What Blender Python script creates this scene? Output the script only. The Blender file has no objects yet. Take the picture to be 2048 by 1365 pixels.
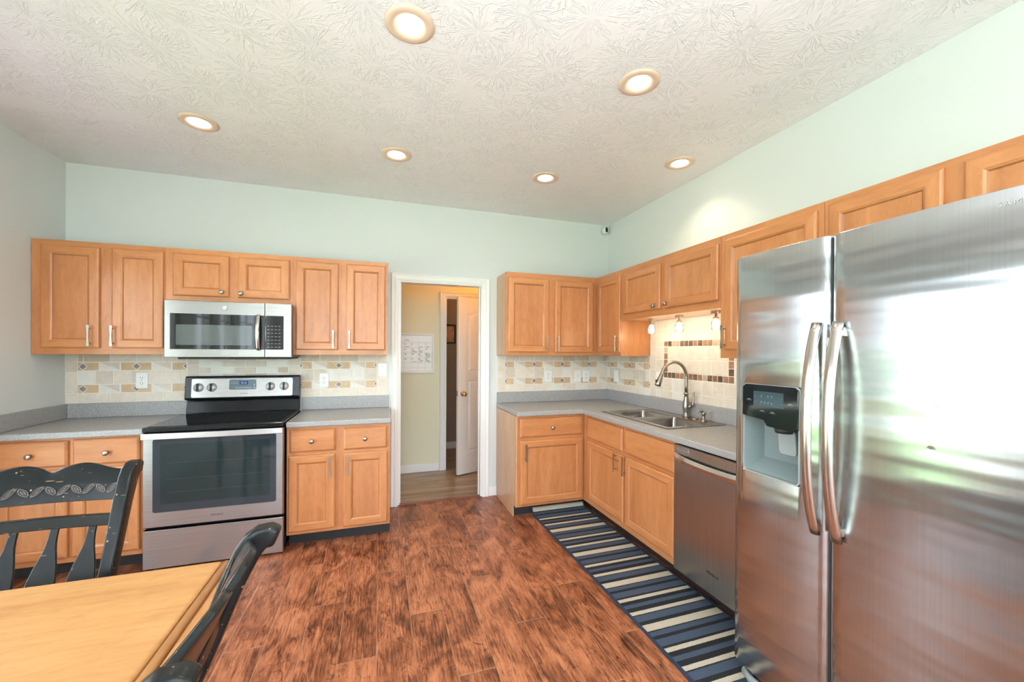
import bpy, bmesh, math, random
from mathutils import Vector, Matrix
random.seed(7)
PI = math.pi
sc = bpy.context.scene
C = sc.collection

# ------------------------------------------------------------------ camera
yaw, pit, rol = 0.31835, -0.0035, 0.0055
FPX, U0, V0 = 804.7, 1024.5, 707.07
fw = Vector((math.sin(yaw)*math.cos(pit), math.cos(yaw)*math.cos(pit), math.sin(pit)))
rt = Vector((math.cos(yaw), -math.sin(yaw), 0)); up = rt.cross(fw)
rt, up = rt*math.cos(rol)+up*math.sin(rol), up*math.cos(rol)-rt*math.sin(rol)
cam = bpy.data.cameras.new('camera'); co = bpy.data.objects.new('camera', cam); C.objects.link(co)
M = Matrix((rt, up, -fw)).transposed().to_4x4(); M.translation = Vector((1.3124, -3.8302, 1.4204))
co.matrix_world = M
cam.sensor_width = 36; cam.lens = FPX/2048*36; cam.shift_x = -(U0-1024)/2048; cam.shift_y = (V0-682.5)/2048
cam.clip_start = 0.05; sc.camera = co

# ------------------------------------------------------------------ world, exposure, daylight
sc.view_settings.view_transform = 'Standard'; sc.view_settings.look = 'None'
sc.view_settings.exposure = 0.0; sc.view_settings.gamma = 1; sc.view_settings.use_curve_mapping = False
w = bpy.data.worlds.new('sky'); sc.world = w; w.use_nodes = True
w.node_tree.nodes['Background'].inputs[0].default_value = (0.80, 0.90, 1.0, 1)
w.node_tree.nodes['Background'].inputs[1].default_value = 10.6

XW, XR, CZ, YS = -0.877, 3.663, 2.793, -7.0      # west wall, east wall, ceiling, south wall
sun = bpy.data.lights.new('sun', 'SUN'); sun.energy = 60.0; sun.angle = 0.01; sun.color = (1.0, 0.98, 0.96)
so = bpy.data.objects.new('sun', sun); C.objects.link(so); so.rotation_euler = (math.radians(-28), math.radians(32), 0)   # high in the north-east: lights the patio, not the room
def area(name, loc, rot, sx, sy, power=0, col=(1,1,1), portal=False, spread=None):
    l = bpy.data.lights.new(name, 'AREA'); l.shape = 'RECTANGLE'; l.size = sx; l.size_y = sy
    l.energy = power; l.color = col
    if portal: l.cycles.is_portal = True
    if spread: l.spread = spread
    o = bpy.data.objects.new(name, l); C.objects.link(o); o.location = loc; o.rotation_euler = rot
    return o
# fill spot added behind the camera to brighten the ceiling
fl = bpy.data.lights.new('ceiling_fill', 'SPOT'); fl.energy = 380; fl.color = (0.90, 0.95, 1.0); fl.spot_size = math.radians(140); fl.spot_blend = 1.0; fl.shadow_soft_size = 0.15
flo = bpy.data.objects.new('ceiling_fill', fl); C.objects.link(flo); flo.location = (1.6, -4.3, 1.75); flo.rotation_euler = (math.radians(180-12), 0, 0)
# openings to daylight: (axis, lo, hi, z0, z1)
WEST = [(-2.62, -0.98, 0.25, 2.12), (-3.62, -3.02, 0.55, 2.12), (-4.42, -3.82, 0.55, 2.12), (-6.85, -4.75, 0.25, 2.45)]
SOUTH = [(-0.7, 1.3, 0.10, 2.60), (1.5, 3.5, 0.10, 2.60)]
for (a, b, z0, z1) in WEST:
    area('daylight_portal', (XW-0.14, (a+b)/2, (z0+z1)/2), (0, -PI/2, 0), z1-z0, b-a, portal=True)
for (a, b, z0, z1) in SOUTH:
    area('daylight_portal', ((a+b)/2, YS-0.14, (z0+z1)/2), (PI/2, 0, 0), b-a, z1-z0, portal=True)

# ------------------------------------------------------------------ materials
def nt(name):
    m = bpy.data.materials.new(name); m.use_nodes = True
    return m, m.node_tree, m.node_tree.nodes['Principled BSDF']
def plain(name, col, rough=0.5, metal=0.0, **kw):
    m, t, b = nt(name)
    b.inputs['Base Color'].default_value = (*col, 1); b.inputs['Roughness'].default_value = rough
    b.inputs['Metallic'].default_value = metal
    for k, v in kw.items(): b.inputs[k.replace('_', ' ')].default_value = v
    return m
def N(t, typ, **props):
    n = t.nodes.new(typ)
    for k, v in props.items():
        setattr(n, k, v)
    return n
def ins(n, **kw):
    for k, v in kw.items(): n.inputs[k.replace('_', ' ')].default_value = v
    return n
def coords(t, scale=(1,1,1), rnd=0.0, kind='Object'):
    tc = N(t, 'ShaderNodeTexCoord'); mp = N(t, 'ShaderNodeMapping'); mp.inputs['Scale'].default_value = scale
    t.links.new(tc.outputs[kind], mp.inputs['Vector'])
    if rnd:
        oi = N(t, 'ShaderNodeObjectInfo'); mu = N(t, 'ShaderNodeVectorMath', operation='SCALE')
        cb = N(t, 'ShaderNodeCombineXYZ')
        for i in range(3): t.links.new(oi.outputs['Random'], cb.inputs[i])
        t.links.new(cb.outputs[0], mu.inputs[0]); mu.inputs['Scale'].default_value = rnd
        t.links.new(mu.outputs[0], mp.inputs['Location'])
    return mp.outputs[0]
def ramp(t, fac, stops, interp='LINEAR'):
    r = N(t, 'ShaderNodeValToRGB'); r.color_ramp.interpolation = interp
    el = r.color_ramp.elements
    while len(el) < len(stops): el.new(0.5)
    for e, (p, c) in zip(el, stops): e.position = p; e.color = (*c, 1)
    t.links.new(fac, r.inputs[0]); return r.outputs[0]
def noise(t, vec, scale=5, detail=4, rough=0.5, dist=0.0):
    n = N(t, 'ShaderNodeTexNoise'); ins(n, Scale=scale, Detail=detail, Roughness=rough, Distortion=dist)
    t.links.new(vec, n.inputs['Vector']); return n.outputs['Fac']
def bump(t, b, h, strength=0.3, dist=0.01):
    n = N(t, 'ShaderNodeBump'); ins(n, Strength=strength, Distance=dist); t.links.new(h, n.inputs['Height'])
    t.links.new(n.outputs[0], b.inputs['Normal']); return n
def mathn(t, op, a, b=None, c=None):
    n = N(t, 'ShaderNodeMath', operation=op)
    for i, v in enumerate((a, b, c)):
        if v is None: continue
        if isinstance(v, (int, float)): n.inputs[i].default_value = v
        else: t.links.new(v, n.inputs[i])
    return n.outputs[0]
def mix(t, fac, a, b, blend='MIX'):
    n = N(t, 'ShaderNodeMix', data_type='RGBA', blend_type=blend)
    for sock, v in ((n.inputs[0], fac), (n.inputs[6], a), (n.inputs[7], b)):
        if isinstance(v, (int, float)): sock.default_value = v
        elif isinstance(v, tuple): sock.default_value = (*v, 1)
        else: t.links.new(v, sock)
    return n.outputs[2]

def wood(name, axis, light, mid, dark, rough=0.32, fine=1.0):
    m, t, b = nt(name)
    s = [9, 9, 9]; s['xyz'.index(axis)] = 0.9
    v = coords(t, tuple(s), rnd=13)
    s2 = [70, 70, 70]; s2['xyz'.index(axis)] = 2.5
    v2 = coords(t, tuple(s2), rnd=5)
    n1 = noise(t, v, 1.0, 4, 0.55, 0.7); n2 = noise(t, v2, 1.0, 3, 0.6)
    v3 = coords(t, (3, 3, 3), rnd=9); n3 = noise(t, v3, 1.3, 2, 0.5)
    s4 = [30, 30, 30]; s4['xyz'.index(axis)] = 9
    n4 = noise(t, coords(t, tuple(s4), rnd=7), 1.0, 4, 0.7, 0.6)      # short flecks of the maple figure
    c = ramp(t, n1, [(0.25, dark), (0.5, mid), (0.75, light)])
    c = mix(t, mathn(t, 'MULTIPLY', n3, 0.35), c, mid)
    dk = ramp(t, n2, [(0.28, (0.86, 0.80, 0.75)), (0.5, (1, 1, 1))])
    c = mix(t, 0.38*fine, c, dk, 'MULTIPLY')
    fl = ramp(t, n4, [(0.30, (0.84, 0.80, 0.76)), (0.5, (1, 1, 1)), (0.72, (1.12, 1.14, 1.18))])
    c = mix(t, 0.75, c, fl, 'MULTIPLY')
    t.links.new(c, b.inputs['Base Color']); b.inputs['Roughness'].default_value = rough
    b.inputs['Coat Weight'].default_value = 0.25; b.inputs['Coat Roughness'].default_value = 0.25
    return m
ML, MM, MD = (0.62, 0.275, 0.108), (0.54, 0.217, 0.078), (0.43, 0.158, 0.051)
WV = wood('maple_vertical', 'z', ML, MM, MD)
WH = wood('maple_horizontal', 'x', ML, MM, MD)
PNL = wood('maple_panel', 'z', (0.62, 0.278, 0.112), (0.53, 0.212, 0.077), (0.43, 0.160, 0.052))
GROOVE_SHADE = wood('maple_groove_shade', 'z', (0.46, 0.185, 0.065), (0.40, 0.155, 0.052), (0.32, 0.115, 0.038))  # darker copy of the maple: groove shade put into the colour
SIDE = wood('maple_side_panel', 'z', (0.66, 0.42, 0.24), (0.58, 0.35, 0.19), (0.50, 0.29, 0.15))
TBL = wood('table_maple', 'x', (0.66, 0.37, 0.145), (0.60, 0.315, 0.115), (0.49, 0.22, 0.068), 0.28)
TBLY = wood('table_maple_end', 'y', (0.62, 0.33, 0.125), (0.54, 0.255, 0.085), (0.40, 0.15, 0.04), 0.28)
WHITE = plain('white_trim_paint', (0.84, 0.84, 0.83), 0.35)
PLASTIC = plain('white_plastic', (0.86, 0.86, 0.84), 0.3)
DKSLOT = plain('dark_slot', (0.03, 0.03, 0.03), 0.5)
NICKEL = plain('brushed_nickel', (0.36, 0.33, 0.285), 0.30, 1.0)
CHROME = plain('polished_steel', (0.72, 0.71, 0.69), 0.16, 1.0)
BLACKGLOSS = plain('black_glass', (0.012, 0.014, 0.016), 0.06)
BLACKENAMEL = plain('black_enamel', (0.010, 0.012, 0.013), 0.14, Specular_IOR_Level=0.32)
BLACKMAT = plain('black_vinyl', (0.022, 0.022, 0.022), 0.5)
GREYPL = plain('grey_plastic', (0.33, 0.38, 0.38), 0.35)
GREYDK = plain('grey_steel_cabinet', (0.25, 0.26, 0.27), 0.45)

def paint(name, col, bumpy=0.02):
    m, t, b = nt(name); b.inputs['Base Color'].default_value = (*col, 1); b.inputs['Roughness'].default_value = 0.6
    h = noise(t, coords(t), 140, 2, 0.5); bump(t, b, h, bumpy*4, 0.002); return m
WALLP = paint('wall_paint_pale_aqua', (0.705, 0.735, 0.735))
HALLP = paint('hall_paint_olive', (0.76, 0.75, 0.57))
BACKP = paint('room_paint_brown', (0.38, 0.30, 0.24))

def steel(name, col=(0.60, 0.60, 0.59), tang=(0, 1, 0), brush=(300, 300, 2), rough=0.26, aniso=0.75, wave=0.0, amt=0.10, dents=False):
    m, t, b = nt(name); b.inputs['Metallic'].default_value = 1.0
    n = noise(t, coords(t, brush), 1.0, 3, 0.6)
    c = ramp(t, n, [(0.3, tuple(x*(1-amt) for x in col)), (0.7, tuple(min(1, x*(1+amt)) for x in col))])
    t.links.new(c, b.inputs['Base Color'])
    b.inputs['Roughness'].default_value = rough; b.inputs['Anisotropic'].default_value = aniso
    cb = N(t, 'ShaderNodeCombineXYZ')
    for i in range(3): cb.inputs[i].default_value = tang[i]
    t.links.new(cb.outputs[0], b.inputs['Tangent'])
    if wave:
        h = noise(t, coords(t, (1, 1, 6.0)), 1.0, 2, 0.45)
        if dents:
            tc = N(t, 'ShaderNodeTexCoord')
            for (px, pz, pr) in ((0.682, 1.265, 0.016), (0.670, 1.151, 0.012), (0.699, 1.416, 0.010)):
                mp = N(t, 'ShaderNodeVectorMath', operation='MULTIPLY'); mp.inputs[1].default_value = (1, 0, 1); t.links.new(tc.outputs['Object'], mp.inputs[0])
                di = N(t, 'ShaderNodeVectorMath', operation='DISTANCE'); di.inputs[1].default_value = (px, 0, pz); t.links.new(mp.outputs[0], di.inputs[0])
                q = ramp(t, di.outputs['Value'], [(0.0, (1, 1, 1)), (pr*0.5, (0.5, 0.5, 0.5)), (pr, (0, 0, 0))])
                h = mathn(t, 'SUBTRACT', h, mathn(t, 'MULTIPLY', q, 0.05))
        bump(t, b, h, 1.0, wave)
    return m
STEEL_FR = steel('fridge_brushed_steel', (0.53, 0.56, 0.575), (0, 1, 0), (260, 260, 1.5), 0.19, 0.75, wave=0.010, amt=0.05, dents=True)
STEEL_DW = steel('dishwasher_brushed_steel', (0.48, 0.47, 0.45), (0, 1, 0), (260, 260, 1.5), 0.28, 0.7, wave=0.002)
STEEL_H = steel('range_brushed_steel', (0.50, 0.50, 0.50), (0, 0, 1), (2, 260, 260), 0.28, 0.6)
STEEL_MW = steel('microwave_brushed_steel', (0.39, 0.375, 0.36), (0, 0, 1), (2, 260, 260), 0.27, 0.6)
SINKS = steel('sink_steel', (0.37, 0.35, 0.33), (0, 1, 0), (200, 4, 200), 0.18, 0.4)
HANDLE_ST = plain('handle_steel', (0.66, 0.63, 0.59), 0.20, 1.0)

def laminate():
    m, t, b = nt('grey_speckled_laminate')
    v = coords(t); n = noise(t, v, 190, 3, 0.75); n2 = noise(t, v, 330, 1, 0.5)
    c = ramp(t, n, [(0.36, (0.26, 0.26, 0.265)), (0.5, (0.38, 0.375, 0.37)), (0.64, (0.50, 0.495, 0.49))])
    sp = ramp(t, n2, [(0.30, (0.45, 0.45, 0.46)), (0.42, (1, 1, 1))])
    t.links.new(mix(t, 1.0, c, sp, 'MULTIPLY'), b.inputs['Base Color'])
    b.inputs['Roughness'].default_value = 0.30; return m
LAM = laminate()

def floor_mat():
    m, t, b = nt('hickory_plank_floor')
    PW, PL = 0.1712, 1.22
    tc = N(t, 'ShaderNodeTexCoord'); sp = N(t, 'ShaderNodeSeparateXYZ'); t.links.new(tc.outputs['Object'], sp.inputs[0])
    X, Y = sp.outputs['X'], sp.outputs['Y']
    u = mathn(t, 'DIVIDE', mathn(t, 'SUBTRACT', X, 1.132), PW); row = mathn(t, 'FLOOR', u); fu = mathn(t, 'FRACT', u)
    v = mathn(t, 'DIVIDE', mathn(t, 'ADD', mathn(t, 'ADD', Y, 0.39), mathn(t, 'MULTIPLY', mathn(t, 'SUBTRACT', row, 2.0), 0.485)), PL)
    col = mathn(t, 'FLOOR', v); fv = mathn(t, 'FRACT', v)
    wn = N(t, 'ShaderNodeTexWhiteNoise', noise_dimensions='2D'); cc = N(t, 'ShaderNodeCombineXYZ'); t.links.new(row, cc.inputs[0]); t.links.new(col, cc.inputs[1]); t.links.new(cc.outputs[0], wn.inputs['Vector'])
    rnd = wn.outputs['Value']; rv = mathn(t, 'MULTIPLY', rnd, 31.0)
    du = mathn(t, 'MULTIPLY', mathn(t, 'MINIMUM', fu, mathn(t, 'SUBTRACT', 1.0, fu)), PW)
    dv = mathn(t, 'MULTIPLY', mathn(t, 'MINIMUM', fv, mathn(t, 'SUBTRACT', 1.0, fv)), PL)
    de = mathn(t, 'MINIMUM', du, dv)
    def gv(sx, sy):
        c3 = N(t, 'ShaderNodeCombineXYZ'); t.links.new(mathn(t, 'MULTIPLY', X, sx), c3.inputs[0]); t.links.new(mathn(t, 'MULTIPLY', Y, sy), c3.inputs[1]); t.links.new(rv, c3.inputs[2]); return c3.outputs[0]
    field = noise(t, gv(7.0, 2.6), 1.0, 2, 0.45, 0.9)
    rings_ = mathn(t, 'ABSOLUTE', mathn(t, 'SINE', mathn(t, 'MULTIPLY', field, 66.0)))     # contour lines of the burl figure
    line = ramp(t, rings_, [(0.0, (1, 1, 1)), (0.26, (0, 0, 0))])
    lmask = ramp(t, noise(t, gv(6, 2.2), 1.7, 2, 0.5), [(0.36, (0, 0, 0)), (0.52, (1, 1, 1))])
    line = mathn(t, 'MULTIPLY', line, lmask)
    blotch = noise(t, gv(6.5, 3.6), 1.0, 3, 0.55, 1.2)
    fib = noise(t, gv(150, 9), 1.0, 4, 0.7, 0.4)
    med = noise(t, gv(34, 5.5), 1.0, 4, 0.65, 2.2)
    f = mathn(t, 'ADD', mathn(t, 'MULTIPLY', blotch, 0.62), mathn(t, 'MULTIPLY', fib, 0.55))
    f = mathn(t, 'ADD', f, mathn(t, 'MULTIPLY', med, 0.42)); f = mathn(t, 'ADD', f, mathn(t, 'MULTIPLY', rnd, 0.06))
    f = mathn(t, 'SUBTRACT', f, mathn(t, 'MULTIPLY', line, 0.15))
    c = ramp(t, f, [(0.60, (0.034, 0.011, 0.006)), (0.70, (0.120, 0.037, 0.016)), (0.80, (0.27, 0.086, 0.036)), (0.97, (0.54, 0.21, 0.098))])
    seam = ramp(t, de, [(0.0, (1, 1, 1)), (0.0016, (0.9, 0.9, 0.9)), (0.0028, (0, 0, 0))])
    c = mix(t, mathn(t, 'MULTIPLY', seam, 0.65), c, (0.45, 0.22, 0.12))
    t.links.new(c, b.inputs['Base Color'])
    t.links.new(mathn(t, 'ADD', mathn(t, 'MULTIPLY', fib, 0.22), 0.24), b.inputs['Roughness'])
    b.inputs['Specular IOR Level'].default_value = 0.55
    eg = ramp(t, de, [(0.0, (0, 0, 0)), (0.007, (1, 1, 1))])
    h = mathn(t, 'ADD', mathn(t, 'MULTIPLY', eg, 0.9), mathn(t, 'MULTIPLY', med, 0.6)); h = mathn(t, 'ADD', h, mathn(t, 'MULTIPLY', fib, 0.25)); h = mathn(t, 'SUBTRACT', h, mathn(t, 'MULTIPLY', line, 0.25))
    bump(t, b, h, 0.5, 0.005)
    return m
FLOOR = floor_mat()

def hall_floor_mat():
    m, t, b = nt('grey_oak_plank_floor')
    v = coords(t, (0.9, 9, 1)); n = noise(t, v, 1.5, 4, 0.6, 0.4)
    br = N(t, 'ShaderNodeTexBrick'); br.offset = 0.4
    ins(br, Scale=1.0, Mortar_Size=0.002, Mortar_Smooth=0.2, Brick_Width=1.2, Row_Height=0.13)
    br.inputs['Color1'].default_value = (0.72, 0.72, 0.72, 1); br.inputs['Color2'].default_value = (1, 1, 1, 1); br.inputs['Mortar'].default_value = (0.5, 0.5, 0.5, 1)
    t.links.new(coords(t), br.inputs['Vector'])
    c = ramp(t, n, [(0.3, (0.23, 0.16, 0.10)), (0.5, (0.38, 0.29, 0.20)), (0.7, (0.52, 0.42, 0.31))])
    t.links.new(mix(t, 1.0, c, br.outputs['Color'], 'MULTIPLY'), b.inputs['Base Color']); b.inputs['Roughness'].default_value = 0.35
    return m
HFLOOR = hall_floor_mat()

def ceiling_mat():
    m, t, b = nt('stomped_ceiling_plaster')
    b.inputs['Base Color'].default_value = (0.88, 0.885, 0.91, 1); b.inputs['Roughness'].default_value = 0.75
    tc = N(t, 'ShaderNodeTexCoord')
    hs = []
    for k, (sc_, off) in enumerate(((3.6, (0, 0, 0)), (3.1, (5.3, 2.1, 0)))):
        mp = N(t, 'ShaderNodeMapping'); mp.inputs['Location'].default_value = off; t.links.new(tc.outputs['Object'], mp.inputs[0])
        vo = N(t, 'ShaderNodeTexVoronoi', voronoi_dimensions='2D'); ins(vo, Scale=sc_, Randomness=0.8); t.links.new(mp.outputs[0], vo.inputs['Vector'])
        sub = N(t, 'ShaderNodeVectorMath', operation='SUBTRACT'); t.links.new(mp.outputs[0], sub.inputs[0]); t.links.new(vo.outputs['Position'], sub.inputs[1])
        s2 = N(t, 'ShaderNodeSeparateXYZ'); t.links.new(sub.outputs[0], s2.inputs[0])
        ang = mathn(t, 'ARCTAN2', s2.outputs['Y'], s2.outputs['X']); r = vo.outputs['Distance']
        s3 = N(t, 'ShaderNodeSeparateColor'); t.links.new(vo.outputs['Color'], s3.inputs[0])
        cb = N(t, 'ShaderNodeCombineXYZ'); t.links.new(mathn(t, 'MULTIPLY', ang, 2.6), cb.inputs[0]); t.links.new(mathn(t, 'MULTIPLY', r, 1.5), cb.inputs[1])
        t.links.new(mathn(t, 'MULTIPLY', s3.outputs[0], 40), cb.inputs[2])
        n = noise(t, cb.outputs[0], 2.1, 2, 0.5, 0.35)
        ridge = ramp(t, n, [(0.50, (0, 0, 0)), (0.54, (1, 1, 1)), (0.60, (0, 0, 0))])
        fade = ramp(t, r, [(0.04, (0, 0, 0)), (0.12, (1, 1, 1)), (0.45, (1, 1, 1)), (0.65, (0, 0, 0))])
        hs.append(mathn(t, 'MULTIPLY', ridge, fade))
    h = mathn(t, 'ADD', hs[0], mathn(t, 'MULTIPLY', hs[1], 0.6))
    bump(t, b, h, 0.6, 0.004); return m
CEIL = ceiling_mat()

def tile_mat(name, a, c2, rough=0.45):
    m, t, b = nt(name)
    v = coords(t); n = noise(t, v, 13, 4, 0.6, 1.0); n2 = noise(t, v, 5, 1, 0.5)
    nb = noise(t, v, 70, 3, 0.7, 1.5)
    c = ramp(t, mathn(t, 'ADD', mathn(t, 'MULTIPLY', n, 0.65), mathn(t, 'MULTIPLY', nb, 0.35)), [(0.38, a), (0.62, c2)])
    c = mix(t, mathn(t, 'MULTIPLY', n2, 0.4), c, tuple(min(1, x*1.1) for x in c2))
    t.links.new(c, b.inputs['Base Color']); b.inputs['Roughness'].default_value = rough; return m
T_CREAM = tile_mat('travertine_cream', (0.67, 0.58, 0.48), (0.79, 0.71, 0.61))
T_BEIGE = tile_mat('travertine_beige', (0.58, 0.50, 0.42), (0.70, 0.62, 0.53))
T_TAN = tile_mat('travertine_tan', (0.47, 0.38, 0.29), (0.60, 0.50, 0.40))
T_PALE = tile_mat('travertine_pale', (0.71, 0.67, 0.61), (0.80, 0.77, 0.71))
T_ORANGE = tile_mat('travertine_gold', (0.50, 0.34, 0.19), (0.66, 0.48, 0.30))
T_SLATE = tile_mat('slate_insert', (0.12, 0.11, 0.115), (0.34, 0.31, 0.31))
T_BROWN = tile_mat('brown_mosaic', (0.035, 0.018, 0.010), (0.22, 0.13, 0.08), 0.3)
T_COPPER = tile_mat('copper_mosaic', (0.13, 0.055, 0.03), (0.46, 0.25, 0.15), 0.3)
T_SAND = tile_mat('sand_mosaic', (0.40, 0.30, 0.20), (0.56, 0.44, 0.30), 0.35)
GROUT = plain('grout', (0.84, 0.81, 0.74), 0.8)
TILES = [GROUT, T_CREAM, T_BEIGE, T_TAN, T_PALE, T_ORANGE, T_SLATE, T_BROWN, T_COPPER, T_SAND]

def chair_mat():
    m, t, b = nt('distressed_black_paint')
    v = coords(t, rnd=3); n2 = noise(t, v, 6, 2, 0.5); n3 = noise(t, coords(t, (18, 18, 160), rnd=4), 1.0, 2, 0.5)
    vo = N(t, 'ShaderNodeTexVoronoi'); ins(vo, Scale=55.0, Randomness=1.0); t.links.new(v, vo.inputs['Vector'])
    sc_ = N(t, 'ShaderNodeSeparateColor'); t.links.new(vo.outputs['Color'], sc_.inputs[0])
    rad = mathn(t, 'MULTIPLY', mathn(t, 'SUBTRACT', sc_.outputs[0], 0.80), 0.9)
    speck = mathn(t, 'LESS_THAN', vo.outputs['Distance'], rad)
    g = N(t, 'ShaderNodeNewGeometry')
    e = mathn(t, 'ADD', mathn(t, 'MULTIPLY', mathn(t, 'SUBTRACT', g.outputs['Pointiness'], 0.5), 1.6), mathn(t, 'MULTIPLY', n3, 0.5))
    edge = mathn(t, 'GREATER_THAN', mathn(t, 'ADD', e, mathn(t, 'MULTIPLY', n2, 0.25)), 0.60)
    st1 = mathn(t, 'GREATER_THAN', noise(t, coords(t, (10, 130, 130), rnd=6), 1.0, 2, 0.5), 0.735); st2 = mathn(t, 'GREATER_THAN', noise(t, coords(t, (130, 130, 10), rnd=8), 1.0, 2, 0.5), 0.745)
    speck = mathn(t, 'MAXIMUM', speck, mathn(t, 'MAXIMUM', st1, st2))
    c = mix(t, mathn(t, 'MAXIMUM', speck, mathn(t, 'MULTIPLY', edge, 0.7)), (0.010, 0.013, 0.014), (0.42, 0.24, 0.12))
    t.links.new(c, b.inputs['Base Color']); b.inputs['Roughness'].default_value = 0.25; b.inputs['Specular IOR Level'].default_value = 0.33
    return m
CHAIRM = chair_mat()
CARVE = plain('carved_worn_brown', (0.13, 0.11, 0.10), 0.5)

def rug_mat(y0):
    m, t, b = nt('striped_rug_pile')
    tc = N(t, 'ShaderNodeTexCoord'); sp = N(t, 'ShaderNodeSeparateXYZ'); t.links.new(tc.outputs['Object'], sp.inputs[0])
    n0 = noise(t, tc.outputs['Object'], 240, 2, 0.6)
    d = mathn(t, 'SUBTRACT', y0, sp.outputs['Y']); d = mathn(t, 'ADD', d, mathn(t, 'MULTIPLY', mathn(t, 'SUBTRACT', n0, 0.5), 0.006))
    f = mathn(t, 'FRACT', mathn(t, 'DIVIDE', d, 0.3905))
    cr, bl, bk = (0.60, 0.54, 0.42), (0.058, 0.088, 0.135), (0.012, 0.014, 0.018)
    st = [(0, cr), (.023, bk), (.031, bl), (.062, bk), (.083, bl), (.130, bk), (.146, cr), (.172, bk), (.200, bl), (.230, bk), (.262, cr), (.288, bk), (.295, bl), (.341, bk), (.367, cr)]
    c = ramp(t, f, [(p/0.3905, q) for p, q in st], 'CONSTANT')
    n = noise(t, tc.outputs['Object'], 420, 3, 0.8)
    sh = ramp(t, n, [(0.35, (0.55, 0.55, 0.55)), (0.65, (1.35, 1.35, 1.35))])
    t.links.new(mix(t, 1.0, c, sh, 'MULTIPLY'), b.inputs['Base Color']); b.inputs['Roughness'].default_value = 0.95
    bump(t, b, n, 0.7, 0.004); return m

def emit(name, col, s):
    m = bpy.data.materials.new(name); m.use_nodes = True; t = m.node_tree; t.nodes.clear()
    e = N(t, 'ShaderNodeEmission'); e.inputs[0].default_value = (*col, 1); e.inputs[1].default_value = s
    o = N(t, 'ShaderNodeOutputMaterial'); t.links.new(e.outputs[0], o.inputs[0]); return m
BULB = emit('downlight_lens', (1.0, 0.86, 0.66), 9.0)
PBULB = emit('pendant_bulb', (1.0, 0.88, 0.68), 10.0)
CLOCK = emit('clock_digits', (0.25, 0.45, 1.0), 1.6)
ICON = emit('panel_icons', (0.75, 0.85, 0.9), 0.7)
def glass(name, tint=(1, 1, 1), refl=0.10, rough=0.02):
    m = bpy.data.materials.new(name); m.use_nodes = True; t = m.node_tree; t.nodes.clear()
    tr = N(t, 'ShaderNodeBsdfTransparent'); tr.inputs[0].default_value = (*tint, 1)
    gl = N(t, 'ShaderNodeBsdfGlossy'); gl.inputs['Roughness'].default_value = rough
    fr = N(t, 'ShaderNodeLayerWeight'); fr.inputs[0].default_value = 0.25
    mx = N(t, 'ShaderNodeMixShader'); o = N(t, 'ShaderNodeOutputMaterial')
    f = mathn(t, 'ADD', mathn(t, 'MULTIPLY', fr.outputs['Fresnel'], 0.6), refl*0.3)
    t.links.new(f, mx.inputs[0]); t.links.new(tr.outputs[0], mx.inputs[1]); t.links.new(gl.outputs[0], mx.inputs[2]); t.links.new(mx.outputs[0], o.inputs[0]); return m
GLASS = glass('window_glass'); JAR = glass('clear_jar_glass', (0.97, 0.96, 0.93), 0.25)

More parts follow.
